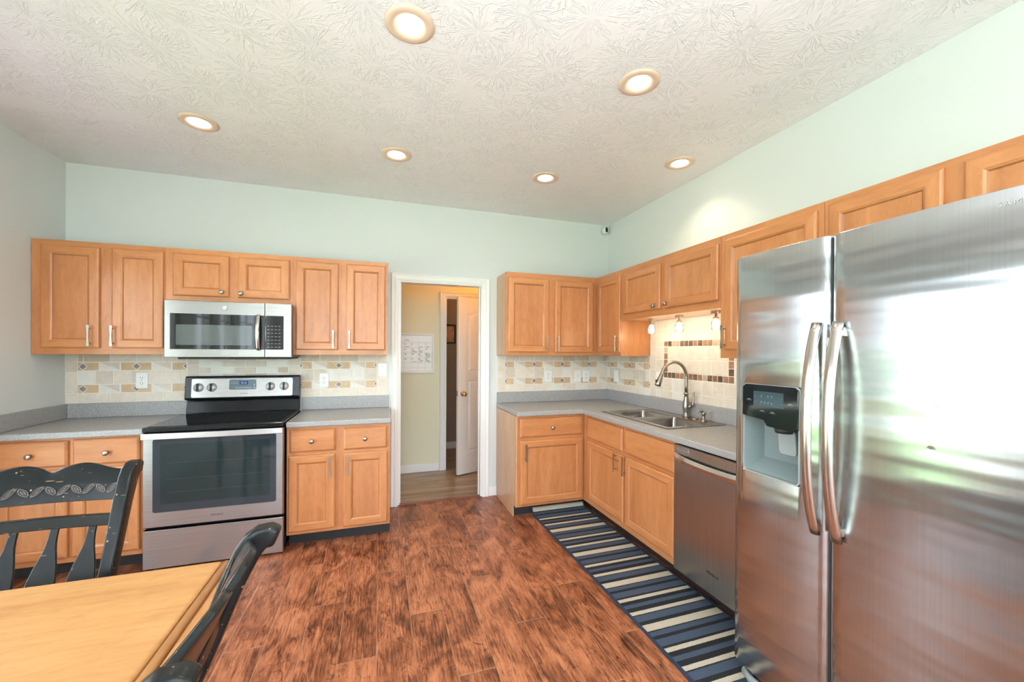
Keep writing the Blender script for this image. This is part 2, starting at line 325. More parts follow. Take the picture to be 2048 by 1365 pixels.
# ------------------------------------------------------------------ mesh helpers
class MB:
    def __init__(s): s.v = []; s.f = []; s.m = []; s.s = []
    def quad(s, idx, mi=0, sm=False): s.f.append(tuple(idx)); s.m.append(mi); s.s.append(sm)
    def box(s, x0, x1, y0, y1, z0, z1, mi=0):
        x0, x1 = min(x0, x1), max(x0, x1); y0, y1 = min(y0, y1), max(y0, y1); z0, z1 = min(z0, z1), max(z0, z1)
        n = len(s.v)
        s.v += [(x0,y0,z0),(x1,y0,z0),(x1,y1,z0),(x0,y1,z0),(x0,y0,z1),(x1,y0,z1),(x1,y1,z1),(x0,y1,z1)]
        for q in ((0,3,2,1),(4,5,6,7),(0,1,5,4),(1,2,6,5),(2,3,7,6),(3,0,4,7)): s.quad([n+i for i in q], mi)
        return s
    def rings(s, rings, mi=None, smooth=False, cap0=True, cap1=True, closed=True):
        """rings: lists of equal point counts; consecutive rings are bridged"""
        base = len(s.v); k = len(rings[0])
        for r in rings: s.v += [tuple(p) for p in r]
        for a in range(len(rings)-1):
            for i in range(k if closed else k-1):
                j = (i+1) % k
                m_ = mi(a, i) if callable(mi) else (mi or 0)
                s.quad((base+a*k+i, base+a*k+j, base+(a+1)*k+j, base+(a+1)*k+i), m_, smooth)
        m0 = 0 if (callable(mi) or mi is None) else mi
        if cap0: s.quad([base+i for i in reversed(range(k))], m0)
        if cap1: s.quad([base+(len(rings)-1)*k+i for i in range(k)], m0 if not callable(mi) else mi(99, 0))
        return s
    def tube(s, path, rad, n=10, mi=0, flat=1.0, upv=None, cap=True):
        """rad: number or list; flat: ratio of second axis"""
        P = [Vector(p) for p in path]; R = rad if isinstance(rad, (list, tuple)) else [rad]*len(P)
        F = flat if isinstance(flat, (list, tuple)) else [flat]*len(P)
        rings = []; ref = Vector(upv) if upv else None
        for i, p in enumerate(P):
            d = (P[min(i+1, len(P)-1)]-P[max(i-1, 0)]).normalized()
            if ref is None:
                ref = Vector((0, 0, 1)) if abs(d.z) < 0.9 else Vector((0, 1, 0))
            a = (ref - d*ref.dot(d)).normalized(); b = d.cross(a)
            if not upv: ref = a
            rings.append([p + a*R[i]*math.cos(2*PI*k/n) + b*R[i]*F[i]*math.sin(2*PI*k/n) for k in range(n)])
        s.rings(rings, mi, True, cap, cap); return s
    def lathe(s, prof, c=(0,0,0), axis='z', n=24, mi=0, smooth=True):
        """prof: (radius, height) from bottom to top"""
        rings = []
        for r, h in prof:
            r = max(r, 1e-5); ring = []
            for k in range(n):
                a = 2*PI*k/n; p = {'z': (r*math.cos(a), r*math.sin(a), h), 'y': (r*math.cos(a), h, -r*math.sin(a)), 'x': (h, r*math.cos(a), r*math.sin(a))}[axis]
                ring.append((c[0]+p[0], c[1]+p[1], c[2]+p[2]))
            rings.append(ring)
        s.rings(rings, mi, smooth); return s
    def prism(s, pts, a, b, plane='xz', mi=0, smooth=False):
        """polygon in plane extruded from a to b along the remaining axis"""
        def P(p, h): return {'xz': (p[0], h, p[1]), 'xy': (p[0], p[1], h), 'yz': (h, p[0], p[1])}[plane]
        n = len(s.v); k = len(pts)
        s.v += [P(p, a) for p in pts]+[P(p, b) for p in pts]
        for i in range(k): s.quad((n+i, n+(i+1) % k, n+k+(i+1) % k, n+k+i), mi, smooth)
        s.quad([n+i for i in reversed(range(k))], mi); s.quad([n+k+i for i in range(k)], mi); return s
    def build(s, name, mats, parent=None, bevel=0, seg=2, loc=None, subsurf=0, xform=None, angle=35):
        me = bpy.data.meshes.new(name); vs = s.v if xform is None else [tuple(xform @ Vector(p)) for p in s.v]
        me.from_pydata(vs, [], s.f)
        for m in (mats if isinstance(mats, (list, tuple)) else [mats]): me.materials.append(m)
        for p, mi, sm in zip(me.polygons, s.m, s.s): p.material_index = mi; p.use_smooth = sm
        bm = bmesh.new(); bm.from_mesh(me); bmesh.ops.recalc_face_normals(bm, faces=bm.faces); bm.to_mesh(me); bm.free()
        o = bpy.data.objects.new(name, me); C.objects.link(o)
        if parent: o.parent = parent
        if loc: o.location = loc
        if bevel:
            b = o.modifiers.new('bevel', 'BEVEL'); b.width = bevel; b.segments = seg; b.limit_method = 'ANGLE'; b.angle_limit = math.radians(angle)
        if subsurf:
            u = o.modifiers.new('sub', 'SUBSURF'); u.levels = subsurf; u.render_levels = subsurf
        return o
def tag(o, label=None, cat=None, group=None, kind=None):
    if label: o['label'] = label
    if cat: o['category'] = cat
    if group: o['group'] = group
    if kind: o['kind'] = kind
    return o
def thing(name, label, cat, loc=(0, 0, 0), rz=0.0, group=None):
    o = bpy.data.objects.new(name, None); C.objects.link(o); o.location = loc; o.rotation_euler = (0, 0, rz); o.empty_display_size = 0.1
    return tag(o, label, cat, group)
def struct(o): o['kind'] = 'structure'; return o
def kids(o): return [c for c in bpy.data.objects if c.parent == o]
def dup(root, loc, rz=None, label=None, group=None):
    def cp(o, par):
        c = o.copy(); C.objects.link(c)
        if par: c.parent = par
        for ch in kids(o): cp(ch, c)
        return c
    r = cp(root, None); r.location = loc
    if rz is not None: r.rotation_euler = (0, 0, rz)
    if label: r['label'] = label
    if group: r['group'] = group
    return r
def rrect(w, h, r, n=5, cx=0, cz=0):
    pts = []
    for (sx, sz, a0) in ((1, 1, 0), (-1, 1, PI/2), (-1, -1, PI), (1, -1, 1.5*PI)):
        for k in range(n+1):
            a = a0+PI/2*k/n; pts.append((cx+sx*(w/2-r)+r*math.cos(a), cz+sz*(h/2-r)+r*math.sin(a)))
    return pts
def text(name, s, size, mat, parent, loc, rot, depth=0.0004, shear=0.0, sx=1.0, align='LEFT', bold=0.0, spc=1.0):
    cu = bpy.data.curves.new(name, 'FONT'); cu.body = s; cu.size = size; cu.extrude = depth; cu.shear = shear; cu.align_x = align; cu.offset = bold; cu.space_character = spc
    tmp = bpy.data.objects.new('tmp', cu); C.objects.link(tmp)
    bpy.context.view_layer.update()
    me = bpy.data.meshes.new_from_object(tmp.evaluated_get(bpy.context.evaluated_depsgraph_get())); me.name = name
    bpy.data.objects.remove(tmp)
    R = Matrix.Rotation(rot[2], 4, 'Z') @ Matrix.Rotation(rot[1], 4, 'Y') @ Matrix.Rotation(rot[0], 4, 'X')
    me.transform(Matrix.Translation(loc) @ R @ Matrix.Diagonal((sx, 1, 1, 1)))
    me.materials.clear(); me.materials.append(mat)
    o = bpy.data.objects.new(name, me); C.objects.link(o); o.parent = parent; return o

# ------------------------------------------------------------------ room shell
def wall_with_holes(name, axis, lo, hi, t0, t1, z0, z1, holes, mat):
    """axis 'x': wall runs along x, thickness in y (t0..t1); holes (a,b,z0,z1)"""
    cuts = sorted(set([lo, hi]+[h[0] for h in holes]+[h[1] for h in holes])); zs = sorted(set([z0, z1]+[h[2] for h in holes]+[h[3] for h in holes]))
    m = MB(); cell = {}
    for i in range(len(cuts)-1):
        for j in range(len(zs)-1):
            cx, cz = (cuts[i]+cuts[i+1])/2, (zs[j]+zs[j+1])/2
            cell[i, j] = not any(h[0] < cx < h[1] and h[2] < cz < h[3] for h in holes)
    def P(u, tt, z): return (u, tt, z) if axis == 'x' else (tt, u, z)
    def q(a, b, c, d):
        n = len(m.v); m.v += [a, b, c, d]; m.quad((n, n+1, n+2, n+3))
    for (i, j), on in cell.items():
        if not on: continue
        u0, u1, a, b = cuts[i], cuts[i+1], zs[j], zs[j+1]
        for tt in (t0, t1): q(P(u0, tt, a), P(u1, tt, a), P(u1, tt, b), P(u0, tt, b))
        for (di, dj, e) in ((-1, 0, 'l'), (1, 0, 'r'), (0, -1, 'b'), (0, 1, 't')):
            if not cell.get((i+di, j+dj), False):
                if e in 'lr':
                    u = u0 if e == 'l' else u1; q(P(u, t0, a), P(u, t1, a), P(u, t1, b), P(u, t0, b))
                else:
                    z = a if e == 'b' else b; q(P(u0, t0, z), P(u1, t0, z), P(u1, t1, z), P(u0, t1, z))
    me = bpy.data.meshes.new(name); me.from_pydata(m.v, [], m.f); me.materials.append(mat)
    bm = bmesh.new(); bm.from_mesh(me); bmesh.ops.remove_doubles(bm, verts=bm.verts, dist=1e-5); bmesh.ops.recalc_face_normals(bm, faces=bm.faces); bm.to_mesh(me); bm.free()
    o = bpy.data.objects.new(name, me); C.objects.link(o); return struct(o)
DX0, DX1, DZ = 1.477, 2.266, 2.072
wall_with_holes('wall_north', 'x', XW-0.12, XR+0.12, 0.0, 0.115, 0, CZ, [(DX0, DX1, 0, DZ)], WALLP)
wall_with_holes('wall_east', 'y', YS, 0.0, XR, XR+0.12, 0, CZ, [], WALLP)
wall_with_holes('wall_west', 'y', YS, 0.0, XW-0.12, XW, 0, CZ, WEST, WALLP)
wall_with_holes('wall_south', 'x', XW-0.12, XR+0.12, YS-0.12, YS, 0, CZ, SOUTH, WALLP)
struct(MB().box(XW-0.12, XR+0.12, YS-0.12, 0.03, -0.1, 0).build('floor', FLOOR))
struct(MB().box(XW-0.12, XR+0.12, YS-0.12, 0.115, CZ, CZ+0.1).build('ceiling', CEIL))
struct(MB().box(XW-0.12, XR+0.12, 0.03, 3.2, -0.1, 0).build('floor_hall', HFLOOR))
struct(MB().box(DX0, DX1, -0.005, 0.04, 0.0, 0.006).build('trim_1', plain('threshold_wood', (0.22, 0.06, 0.03), 0.35), bevel=0.003))
# hall behind the doorway
wall_with_holes('wall_hall', 'x', 0.2, XR+0.12, 1.0, 1.11, 0, 2.6, [(2.06, 2.86, 0, 2.068)], HALLP)
wall_with_holes('wall_hall_west', 'y', 0.115, 1.0, 0.1, 0.2, 0, 2.6, [], HALLP)
wall_with_holes('wall_back_room', 'x', 1.0, XR+0.12, 2.04, 2.15, 0, 2.6, [], BACKP)
wall_with_holes('wall_back_room_west', 'y', 1.11, 2.04, 0.9, 1.0, 0, 2.6, [], BACKP)
wall_with_holes('wall_hall_east', 'y', 0.115, 2.15, XR, XR+0.12, 0, 2.6, [], HALLP)
struct(MB().box(0.1, XR+0.12, 0.115, 2.15, 2.6, 2.7).build('ceiling_hall', WHITE))

def casing(name, x0, x1, z1, y, wdt, face=-1):
    """moulded door casing with steps; face=-1 looks towards -y"""
    m = MB()
    prof = [(0, 0.010), (0.010, 0.013), (0.016, 0.016), (0.030, 0.017), (0.036, 0.013), (0.044, 0.014), (wdt-0.004, 0.020), (wdt, 0.016), (wdt, 0.0), (0, 0)]
    k = len(prof)
    def ring(kind): 
        out = []
        for (d, h) in prof:
            yy = y+face*h
            if kind == 0: out.append((x0-d, yy, 0))
            if kind == 1: out.append((x0-d, yy, z1+d))
            if kind == 2: out.append((x1+d, yy, z1+d))
            if kind == 3: out.append((x1+d, yy, 0))
        return out
    m.rings([ring(0), ring(1), ring(2), ring(3)]); return struct(m.build(name, WHITE))
casing('trim_2', DX0, DX1, DZ, 0.0, 0.066)
jm = MB(); jm.box(DX0, DX0+0.014, 0.001, 0.114, 0.006, DZ); jm.box(DX1-0.014, DX1, 0.001, 0.114, 0.006, DZ); jm.box(DX0+0.014, DX1-0.014, 0.001, 0.114, DZ-0.014, DZ)
jm.box(DX0+0.014, DX0+0.024, 0.05, 0.085, 0.006, DZ-0.014); jm.box(DX1-0.024, DX1-0.014, 0.05, 0.085, 0.006, DZ-0.014)
struct(jm.build('trim_3', WHITE))
casing('trim_4', 2.06, 2.86, 2.068, 1.0, 0.066)
jm = MB(); jm.box(2.06, 2.074, 1.001, 1.109, 0, 2.068); jm.box(2.846, 2.86, 1.001, 1.109, 0, 2.068); jm.box(2.074, 2.846, 1.001, 1.109, 2.054, 2.068); struct(jm.build('trim_5', WHITE))
def baseb(name, *bx):
    m = MB(); m.box(*bx); return struct(m.build(name, WHITE, bevel=0.006))
baseb('baseboard_north', DX1+0.067, 2.415, -0.014, 0, 0, 0.095)
baseb('baseboard_hall', 0.2, 1.993, 0.986, 1.0, 0, 0.095)
baseb('baseboard_hall_east', 2.93, XR, 0.986, 1.0, 0, 0.095)
baseb('baseboard_back_room', 1.0, XR, 2.026, 2.04, 0, 0.10)
baseb('baseboard_west', XW, XW+0.014, -2.98, -2.68, 0, 0.095)
baseb('baseboard_south', XW, XR, YS, YS+0.014, 0, 0.095)

# hall door, ajar
def hall_door():
    hx, hy = 2.838, 0.992; ex, ey = 2.149, 0.737
    L = math.hypot(ex-hx, ey-hy); ang = math.atan2(ey-hy, ex-hx)
    root = thing('door_1', None, None, (hx, hy, 0.012), ang); struct(root)
    W_, H_, T = L, 2.035, 0.035
    m = MB()
    # local x along the leaf from hinge, local y thickness; visible face is at +y side (towards kitchen)
    def panel(face):
        yy = 0 if face < 0 else T
        s = -1 if face < 0 else 1
        return yy, s
    m.box(0, W_, 0.012, T-0.012, 0, H_)
    leaf = m.build('leaf', WHITE, root, bevel=0.002)
    # moulded panels, on both faces
    for s, yb in ((1, T-0.012), (-1, 0.012)):
        fm = MB()
        # face skin as frame around panel recesses, as rings in x-z
        def skin(p_out, p_in_list): pass
        lo, hi = 0.115, W_-0.115
        def arch(x, ztop, rise):
            u = (x-lo)/(hi-lo); return ztop + rise*(0.5-0.5*math.cos(2*PI*u))
        # stiles and rails
        n = 16; xs = [lo+(hi-lo)*i/n for i in range(n+1)]
        fm.box(0, lo, yb, yb+s*0.012, 0, H_); fm.box(hi, W_, yb, yb+s*0.012, 0, H_)
        fm.box(lo, hi, yb, yb+s*0.012, 0, 0.245); fm.box(lo, hi, yb, yb+s*0.012, 1.085, 1.165)
        for i in range(n):
            a, b = xs[i], xs[i+1]; za, zb = arch(a, 1.845, 0.075), arch(b, 1.845, 0.075)
            fm.prism([(a, za), (b, zb), (b, H_), (a, H_)], yb, yb+s*0.012)
        # raised panels
        for (z0, z1, rise) in ((1.19, 1.82, 0.075), (0.27, 1.06, 0.0)):
            outer = []; 
            X = [lo+0.028+(hi-lo-0.056)*i/n for i in range(n+1)]
            top = [(x, z1+rise*(0.5-0.5*math.cos(2*PI*i/n))) for i, x in enumerate(X)]
            out = [(X[0], z0), (X[-1], z0)]+list(reversed(top))
            cx, cz = (lo+hi)/2, (z0+z1)/2
            inn = [(cx+(p[0]-cx)*0.90, cz+(p[1]-cz)*(0.97)) for p in out]
            fm.rings([[(p[0], yb, p[1]) for p in out], [(p[0], yb+s*0.011, p[1]) for p in inn]], cap0=False)
        fm.build('panel_moulding', WHITE, root)
        k = MB(); k.lathe([(0.031, 0), (0.031, 0.004), (0.012, 0.008), (0.012, 0.03), (0.024, 0.036), (0.028, 0.048), (0.024, 0.060), (0.0, 0.064)], (0, 0, 0), 'y', 20)
        ob = k.build('door_knob', plain('satin_brass_nickel', (0.60, 0.52, 0.40), 0.2, 1.0), root, loc=(W_-0.062, T if s > 0 else 0, 0.925))
        if s < 0: ob.rotation_euler = (0, 0, PI)
    MB().box(W_-0.001, W_+0.002, 0.006, T-0.006, 0.90, 0.96).build('latch_plate', NICKEL, root)
    return root
hall_door()

# windows: frames, grilles, panes (they light the room and show in the reflections; the last three, out of view, are enlarged for more fill)
def window(idx, axis, a, b, z0, z1, pos, nx, nz):
    root = thing('window_%d' % idx, None, None, ((pos, (a+b)/2, z0) if axis == 'y' else ((a+b)/2, pos, z0)), PI/2 if axis == 'y' else 0); struct(root)
    W_, H_ = b-a, z1-z0; f = MB(); e = 0.05
    f.box(-W_/2, W_/2, -0.03, 0.03, 0, e); f.box(-W_/2, W_/2, -0.03, 0.03, H_-e, H_); f.box(-W_/2, -W_/2+e, -0.03, 0.03, e, H_-e); f.box(W_/2-e, W_/2, -0.03, 0.03, e, H_-e)
    for i in range(1, nx):
        x = -W_/2+W_*i/nx; wd = 0.035 if (nx == 2) else 0.011; f.box(x-wd, x+wd, -0.012, 0.012, e, H_-e)
    for j in range(1, nz):
        z = H_*j/nz; f.box(-W_/2+e, W_/2-e, -0.010, 0.010, z-0.011, z+0.011)
    f.build('window_frame', WHITE, root)
    MB().box(-W_/2+e, W_/2-e, -0.003, 0.003, e, H_-e).build('pane', GLASS, root)
window(1, 'y', -2.62, -0.98, 0.25, 2.12, XW-0.06, 2, 1)
window(2, 'y', -3.62, -3.02, 0.55, 2.12, XW-0.06, 3, 6)
window(3, 'y', -4.42, -3.82, 0.55, 2.12, XW-0.06, 3, 6)
window(4, 'y', -6.85, -4.75, 0.25, 2.45, XW-0.06, 4, 4)
window(5, 'x', -0.7, 1.3, 0.10, 2.60, YS-0.06, 4, 5)
window(6, 'x', 1.5, 3.5, 0.10, 2.60, YS-0.06, 4, 5)
def lawn_mat():
    m, t, b = nt('lawn_grass'); n = noise(t, coords(t), 3, 4, 0.6)
    t.links.new(ramp(t, n, [(0.3, (0.05, 0.13, 0.02)), (0.7, (0.12, 0.24, 0.05))]), b.inputs['Base Color']); b.inputs['Roughness'].default_value = 0.9; return m
PATIO = plain('concrete_patio', (0.68, 0.69, 0.71), 0.8)
LAWN = lawn_mat()
struct(MB().box(-3.0, XW-0.13, -11.5, 12, -0.25, -0.15).build('ground_patio', PATIO))
struct(MB().box(-6.5, -3.0, -11.5, 12, -0.25, -0.15).build('ground_lawn', LAWN))
struct(MB().box(-15.0, -6.5, -11.5, 30, -0.25, -0.15).build('ground_street', plain('pale_concrete_street', (0.60, 0.60, 0.58), 0.85)))
struct(MB().box(-60, -15.0, -11.5, 40, -0.25, -0.15).build('ground_far', LAWN))
struct(MB().box(XW-0.13, 30, -11.5, YS-0.13, -0.25, -0.15).build('ground_patio_south', PATIO))
struct(MB().box(-40, 30, -40, -11.5, -0.25, -0.15).build('ground_south', LAWN))


# ------------------------------------------------------------------ cabinets
def handle_mesh():
    m = MB(); L = 0.143
    zs = [-L/2, -L/2+0.012, -L/4, 0, L/4, L/2-0.012, L/2]; ws = [0.0085, 0.008, 0.0055, 0.0045, 0.0055, 0.008, 0.0085]
    m.rings([[(-w_, -0.030, z), (w_, -0.030, z), (w_, -0.024, z), (-w_, -0.024, z)] for z, w_ in zip(zs, ws)])
    for z in (-0.05, 0.05): m.lathe([(0.0038, -0.024), (0.0038, 0.0)], (0, 0, z), 'y', 10)
    o = m.build('tmp', NICKEL, bevel=0.0012); me = o.data; bpy.data.objects.remove(o); return me
def knob_mesh():
    m = MB(); m.lathe([(0.0, -0.027), (0.010, -0.0265), (0.0155, -0.023), (0.0165, -0.019), (0.013, -0.014), (0.006, -0.011), (0.006, -0.003), (0.010, 0.0)], (0, 0, 0), 'y', 20)
    o = m.build('tmp', NICKEL); me = o.data; bpy.data.objects.remove(o); return me
HANDLE, KNOB = handle_mesh(), knob_mesh()
def put(name, me, parent, loc, bev=0.0):
    o = bpy.data.objects.new(name, me); C.objects.link(o); o.parent = parent; o.location = loc
    if bev:
        b = o.modifiers.new('bevel', 'BEVEL'); b.width = bev; b.segments = 2
    return o
def door_front(name, parent, x0, x1, z0, z1, stile=0.055, thick=0.02):
    """framed door with a recessed panel; local front is -y, back face at y=0"""
    m = MB()
    def R(d, y): return [(x0+d, y, z0+d), (x1-d, y, z0+d), (x1-d, y, z1-d), (x0+d, y, z1-d)]
    rs = [R(0, 0), R(0, -thick+0.007), R(0.003, -thick+0.003), R(0.009, -thick), R(stile-0.004, -thick), R(stile, -thick+0.003), R(stile+0.004, -thick+0.005), R(stile+0.010, -thick+0.011)]
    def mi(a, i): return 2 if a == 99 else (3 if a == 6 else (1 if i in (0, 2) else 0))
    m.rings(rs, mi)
    return m.build(name, [WV, WH, PNL, GROOVE_SHADE], parent)
def slab_front(name, parent, x0, x1, z0, z1, thick=0.02):
    m = MB()
    def R(d, y): return [(x0+d, y, z0+d), (x1-d, y, z0+d), (x1-d, y, z1-d), (x0+d, y, z1-d)]
    m.rings([R(0, 0), R(0, -thick+0.009), R(0.004, -thick+0.005), R(0.012, -thick)])
    return m.build(name, WH, parent)
def carcass(parent, W_, D, z0, z1, top=True, side=None):
    m = MB(); t = 0.016
    m.box(0, t, 0.019, D, z0, z1, 1); m.box(W_-t, W_, 0.019, D, z0, z1, 1); m.box(t, W_-t, 0.019, D, z0, z0+t, 1); m.box(t, W_-t, D-0.008, D, z0+t, z1, 1)
    if top: m.box(t, W_-t, 0.019, D-0.008, z1-t, z1, 1)
    return m.build('carcass', [WV, side or SIDE], parent)
def face_frame(parent, W_, z0, z1, stiles, rails, t=0.019):
    """stiles: (x0,x1) full height; rails: (x0,x1,z0,z1)"""
    m = MB()
    for st in stiles: m.box(st[0], st[1], 0, t, *(st[2:] if len(st) > 2 else (z0, z1)), 0)
    for a, b, c, d in rails: m.box(a, b, 0, t, c, d, 1)
    return m.build('face_frame', [WV, WH], parent)

def wall_cabinet(label, loc, rz, W_, z0, z1, doors, D=0.31, hw='handle', side=None, group='wall cabinets'):
    """doors: (x0,x1,z0,z1, hardware x, hardware z)"""
    root = thing('wall_cabinet', label, 'cabinet', (loc[0], loc[1], z0), rz)
    H_ = z1-z0
    carcass(root, W_, D, 0, H_, side=side)
    st = [(0, doors[0][0]+0.006, 0, H_), (doors[-1][1]-0.006, W_, 0, H_)]
    dz0 = min(d[2] for d in doors)-z0; dz1 = max(d[3] for d in doors)-z0
    rails = [(st[0][1], st[1][0], 0, dz0+0.006), (st[0][1], st[1][0], dz1-0.006, H_)]
    if len(doors) == 2: st.append((doors[0][1]-0.006, doors[1][0]+0.006, dz0+0.006, dz1-0.006))
    face_frame(root, W_, 0, H_, st, rails)
    for (a, b, c, d, hx, hz, kind) in doors:
        dr = door_front('door', root, a, b, c-z0, d-z0)
        if kind == 'h': put('handle', HANDLE, dr, (hx, -0.02, hz-z0), 0.001)
        if kind == 'k': put('knob', KNOB, dr, (hx, -0.02, hz-z0))
    return root
UF, ZB, ZT = -0.31, 1.389, 2.156
wall_cabinet('honey maple wall cabinet with two tall doors, hung left of the microwave', (XW+0.003, UF), 0, 0.726, ZB, ZT,
    [(0.053, 0.360, 1.432, 2.119, 0.315, 1.515, 'h'), (0.427, 0.719, 1.432, 2.122, 0.439, 1.515, 'h')])
wall_cabinet('short honey maple wall cabinet with two knobbed doors above the microwave', (-0.147, UF), 0, 0.816, 1.775, ZT,
    [(0.047, 0.392, 1.815, 2.120, 0.352, 1.850, 'k'), (0.451, 0.794, 1.815, 2.120, 0.473, 1.846, 'k')])
wall_cabinet('honey maple wall cabinet with two tall doors, between microwave and hall doorway', (0.670, UF), 0, 0.707, ZB, ZT,
    [(0.021, 0.326, 1.428, 2.122, 0.291, 1.512, 'h'), (0.386, 0.685, 1.428, 2.124, 0.410, 1.512, 'h')])
wall_cabinet('honey maple wall cabinet with bare left side, right of the hall doorway', (2.410, UF), 0, 0.942, ZB, ZT,
    [(0.018, 0.424, 1.419, 2.108, 0.398, 1.50, 'h'), (0.486, 0.892, 1.417, 2.106, 0.512, 1.50, 'h')])
EX = XR-0.31
def east(y): return (EX, y)
wall_cabinet('narrow single-door honey maple wall cabinet in the corner left of the sink lights', east(-0.3125), -PI/2, 0.4205, ZB, ZT,
    [(0.030, 0.418, 1.421, 2.106, 0.385, 1.50, 'h')], side=WV)
wall_cabinet('short honey maple wall cabinet with two knobbed doors above the sink lights', east(-0.735), -PI/2, 1.095, 1.705, ZT,
    [(0.050, 0.533, 1.757, 2.104, 0.472, 1.784, 'k'), (0.587, 1.086, 1.755, 2.112, 0.610, 1.784, 'k')])
wall_cabinet('tall single-door honey maple wall cabinet between sink lights and refrigerator', east(-1.832), -PI/2, 0.620, ZB, ZT,
    [(0.042, 0.592, 1.440, 2.120, 0.052, 1.52, 'h')], side=WV)
wall_cabinet('honey maple wall cabinet above the refrigerator, lower half hidden', east(-2.454), -PI/2, 0.93, 1.86, ZT,
    [(0.024, 0.436, 1.885, 2.128, 0.40, 1.90, 'k'), (0.492, 0.906, 1.885, 2.128, 0.53, 1.90, 'k')])

BF = -0.61
def base_cabinet(name, label, loc, rz, W_, fronts, D=0.605, top=0.873, stiles=None, rails=None, side=None, endpanel=False, kick=(0, None)):
    """fronts: (kind, x0,x1,z0,z1, hwkind,hx,hz)"""
    root = thing(name, label, 'cabinet', (loc[0], loc[1], 0), rz)
    carcass(root, W_, D, 0.10, top, top=False, side=side)
    face_frame(root, W_, 0.10, top, stiles, rails)
    MB().box(kick[0], kick[1] or W_, 0.090, 0.104, 0.0, 0.10).build('toe_kick', BLACKMAT, root)
    for (k, a, b, c, d, hk, hx, hz) in fronts:
        if k == 'door': o = door_front('door', root, a, b, c, d)
        elif k == 'drawer': o = slab_front('drawer', root, a, b, c, d)
        else: o = slab_front('false_front', root, a, b, c, d)
        if hk == 'h': put('handle', HANDLE, o, (hx, -0.02, hz), 0.001)
        if hk == 'k': put('knob', KNOB, o, (hx, -0.02, hz))
    if endpanel: MB().prism([(0.0, 0.10), (0.0, top), (D, top), (D, 0.0), (0.075, 0.0), (0.075, 0.10)], -0.008, 0.0, 'yz').build('end_panel', SIDE, root)
    return root
x0 = XW+0.003; Wd = -0.122-x0
base_cabinet('base_cabinet', 'honey maple base cabinet left of the range, behind the black chair', (x0, BF), 0, Wd,
    [('drawer', 0.03, 0.364, 0.700, 0.858, 'k', 0.193, 0.775), ('drawer', 0.388, 0.722, 0.700, 0.862, 'k', 0.559, 0.772),
     ('door', 0.03, 0.364, 0.135, 0.680, 'h', 0.312, 0.590), ('door', 0.388, 0.722, 0.135, 0.680, 'h', 0.432, 0.590)],
    stiles=[(0, 0.035), (0.358, 0.394, 0.14, 0.675), (0.358, 0.394, 0.705, 0.852), (Wd-0.035, Wd)], rails=[(0.035, Wd-0.035, 0.10, 0.14), (0.035, Wd-0.035, 0.675, 0.705), (0.035, Wd-0.035, 0.852, 0.873)])
base_cabinet('base_cabinet', 'honey maple base cabinet with two knobbed drawers between range and hall doorway', (0.687, BF), 0, 0.705,
    [('drawer', 0.020, 0.321, 0.692, 0.852, 'k', 0.164, 0.769), ('drawer', 0.375, 0.683, 0.689, 0.849, 'k', 0.525, 0.766),
     ('door', 0.012, 0.318, 0.124, 0.668, 'h', 0.285, 0.579), ('door', 0.375, 0.686, 0.120, 0.664, 'h', 0.405, 0.578)],
    stiles=[(0, 0.030), (0.312, 0.382, 0.13, 0.66), (0.312, 0.382, 0.70, 0.842), (0.675, 0.705)], rails=[(0.03, 0.675, 0.10, 0.13), (0.03, 0.675, 0.66, 0.70), (0.03, 0.675, 0.842, 0.873)], side=WV)
base_cabinet('base_cabinet', 'honey maple base cabinet with scratched door and one drawer, right of the doorway', (2.420, BF), 0, 0.632,
    [('drawer', 0.024, 0.612, 0.692, 0.852, 'k', 0.318, 0.767), ('door', 0.031, 0.612, 0.122, 0.662, 'h', 0.070, 0.566)],
    stiles=[(0, 0.036), (0.606, 0.632)], rails=[(0.036, 0.606, 0.10, 0.13), (0.036, 0.606, 0.655, 0.70), (0.036, 0.606, 0.845, 0.873)], endpanel=True)
BX = XR-0.61
base_cabinet('sink_base_cabinet', 'honey maple sink base cabinet with two knobless false drawer fronts', (BX, -0.613), -PI/2, 1.190,
    [('false', 0.095, 0.620, 0.675, 0.852, '', 0, 0), ('false', 0.660, 1.180, 0.675, 0.852, '', 0, 0),
     ('door', 0.095, 0.636, 0.148, 0.650, 'h', 0.552, 0.582), ('door', 0.656, 1.180, 0.148, 0.650, 'h', 0.668, 0.582)],
    stiles=[(0, 0.10), (0.615, 0.665, 0.155, 0.645), (0.615, 0.665, 0.68, 0.845), (1.160, 1.190)], rails=[(0.10, 1.16, 0.10, 0.155), (0.10, 1.16, 0.645, 0.68), (0.10, 1.16, 0.845, 0.873)], side=WV, kick=(-0.002, 1.815))

# ------------------------------------------------------------------ countertops
def cells(xs, ys, keep, z0, z1):
    m = MB()
    def q(*p):
        n = len(m.v); m.v += list(p); m.quad((n, n+1, n+2, n+3))
    K = {(i, j): keep((xs[i]+xs[i+1])/2, (ys[j]+ys[j+1])/2) for i in range(len(xs)-1) for j in range(len(ys)-1)}
    for (i, j), on in K.items():
        if not on: continue
        a, b, c, d = xs[i], xs[i+1], ys[j], ys[j+1]
        q((a, c, z1), (b, c, z1), (b, d, z1), (a, d, z1)); q((a, c, z0), (a, d, z0), (b, d, z0), (b, c, z0))
        if not K.get((i-1, j)): q((a, c, z0), (a, c, z1), (a, d, z1), (a, d, z0))
        if not K.get((i+1, j)): q((b, c, z0), (b, d, z0), (b, d, z1), (b, c, z1))
        if not K.get((i, j-1)): q((a, c, z0), (b, c, z0), (b, c, z1), (a, c, z1))
        if not K.get((i, j+1)): q((a, d, z0), (a, d, z1), (b, d, z1), (b, d, z0))
    return m
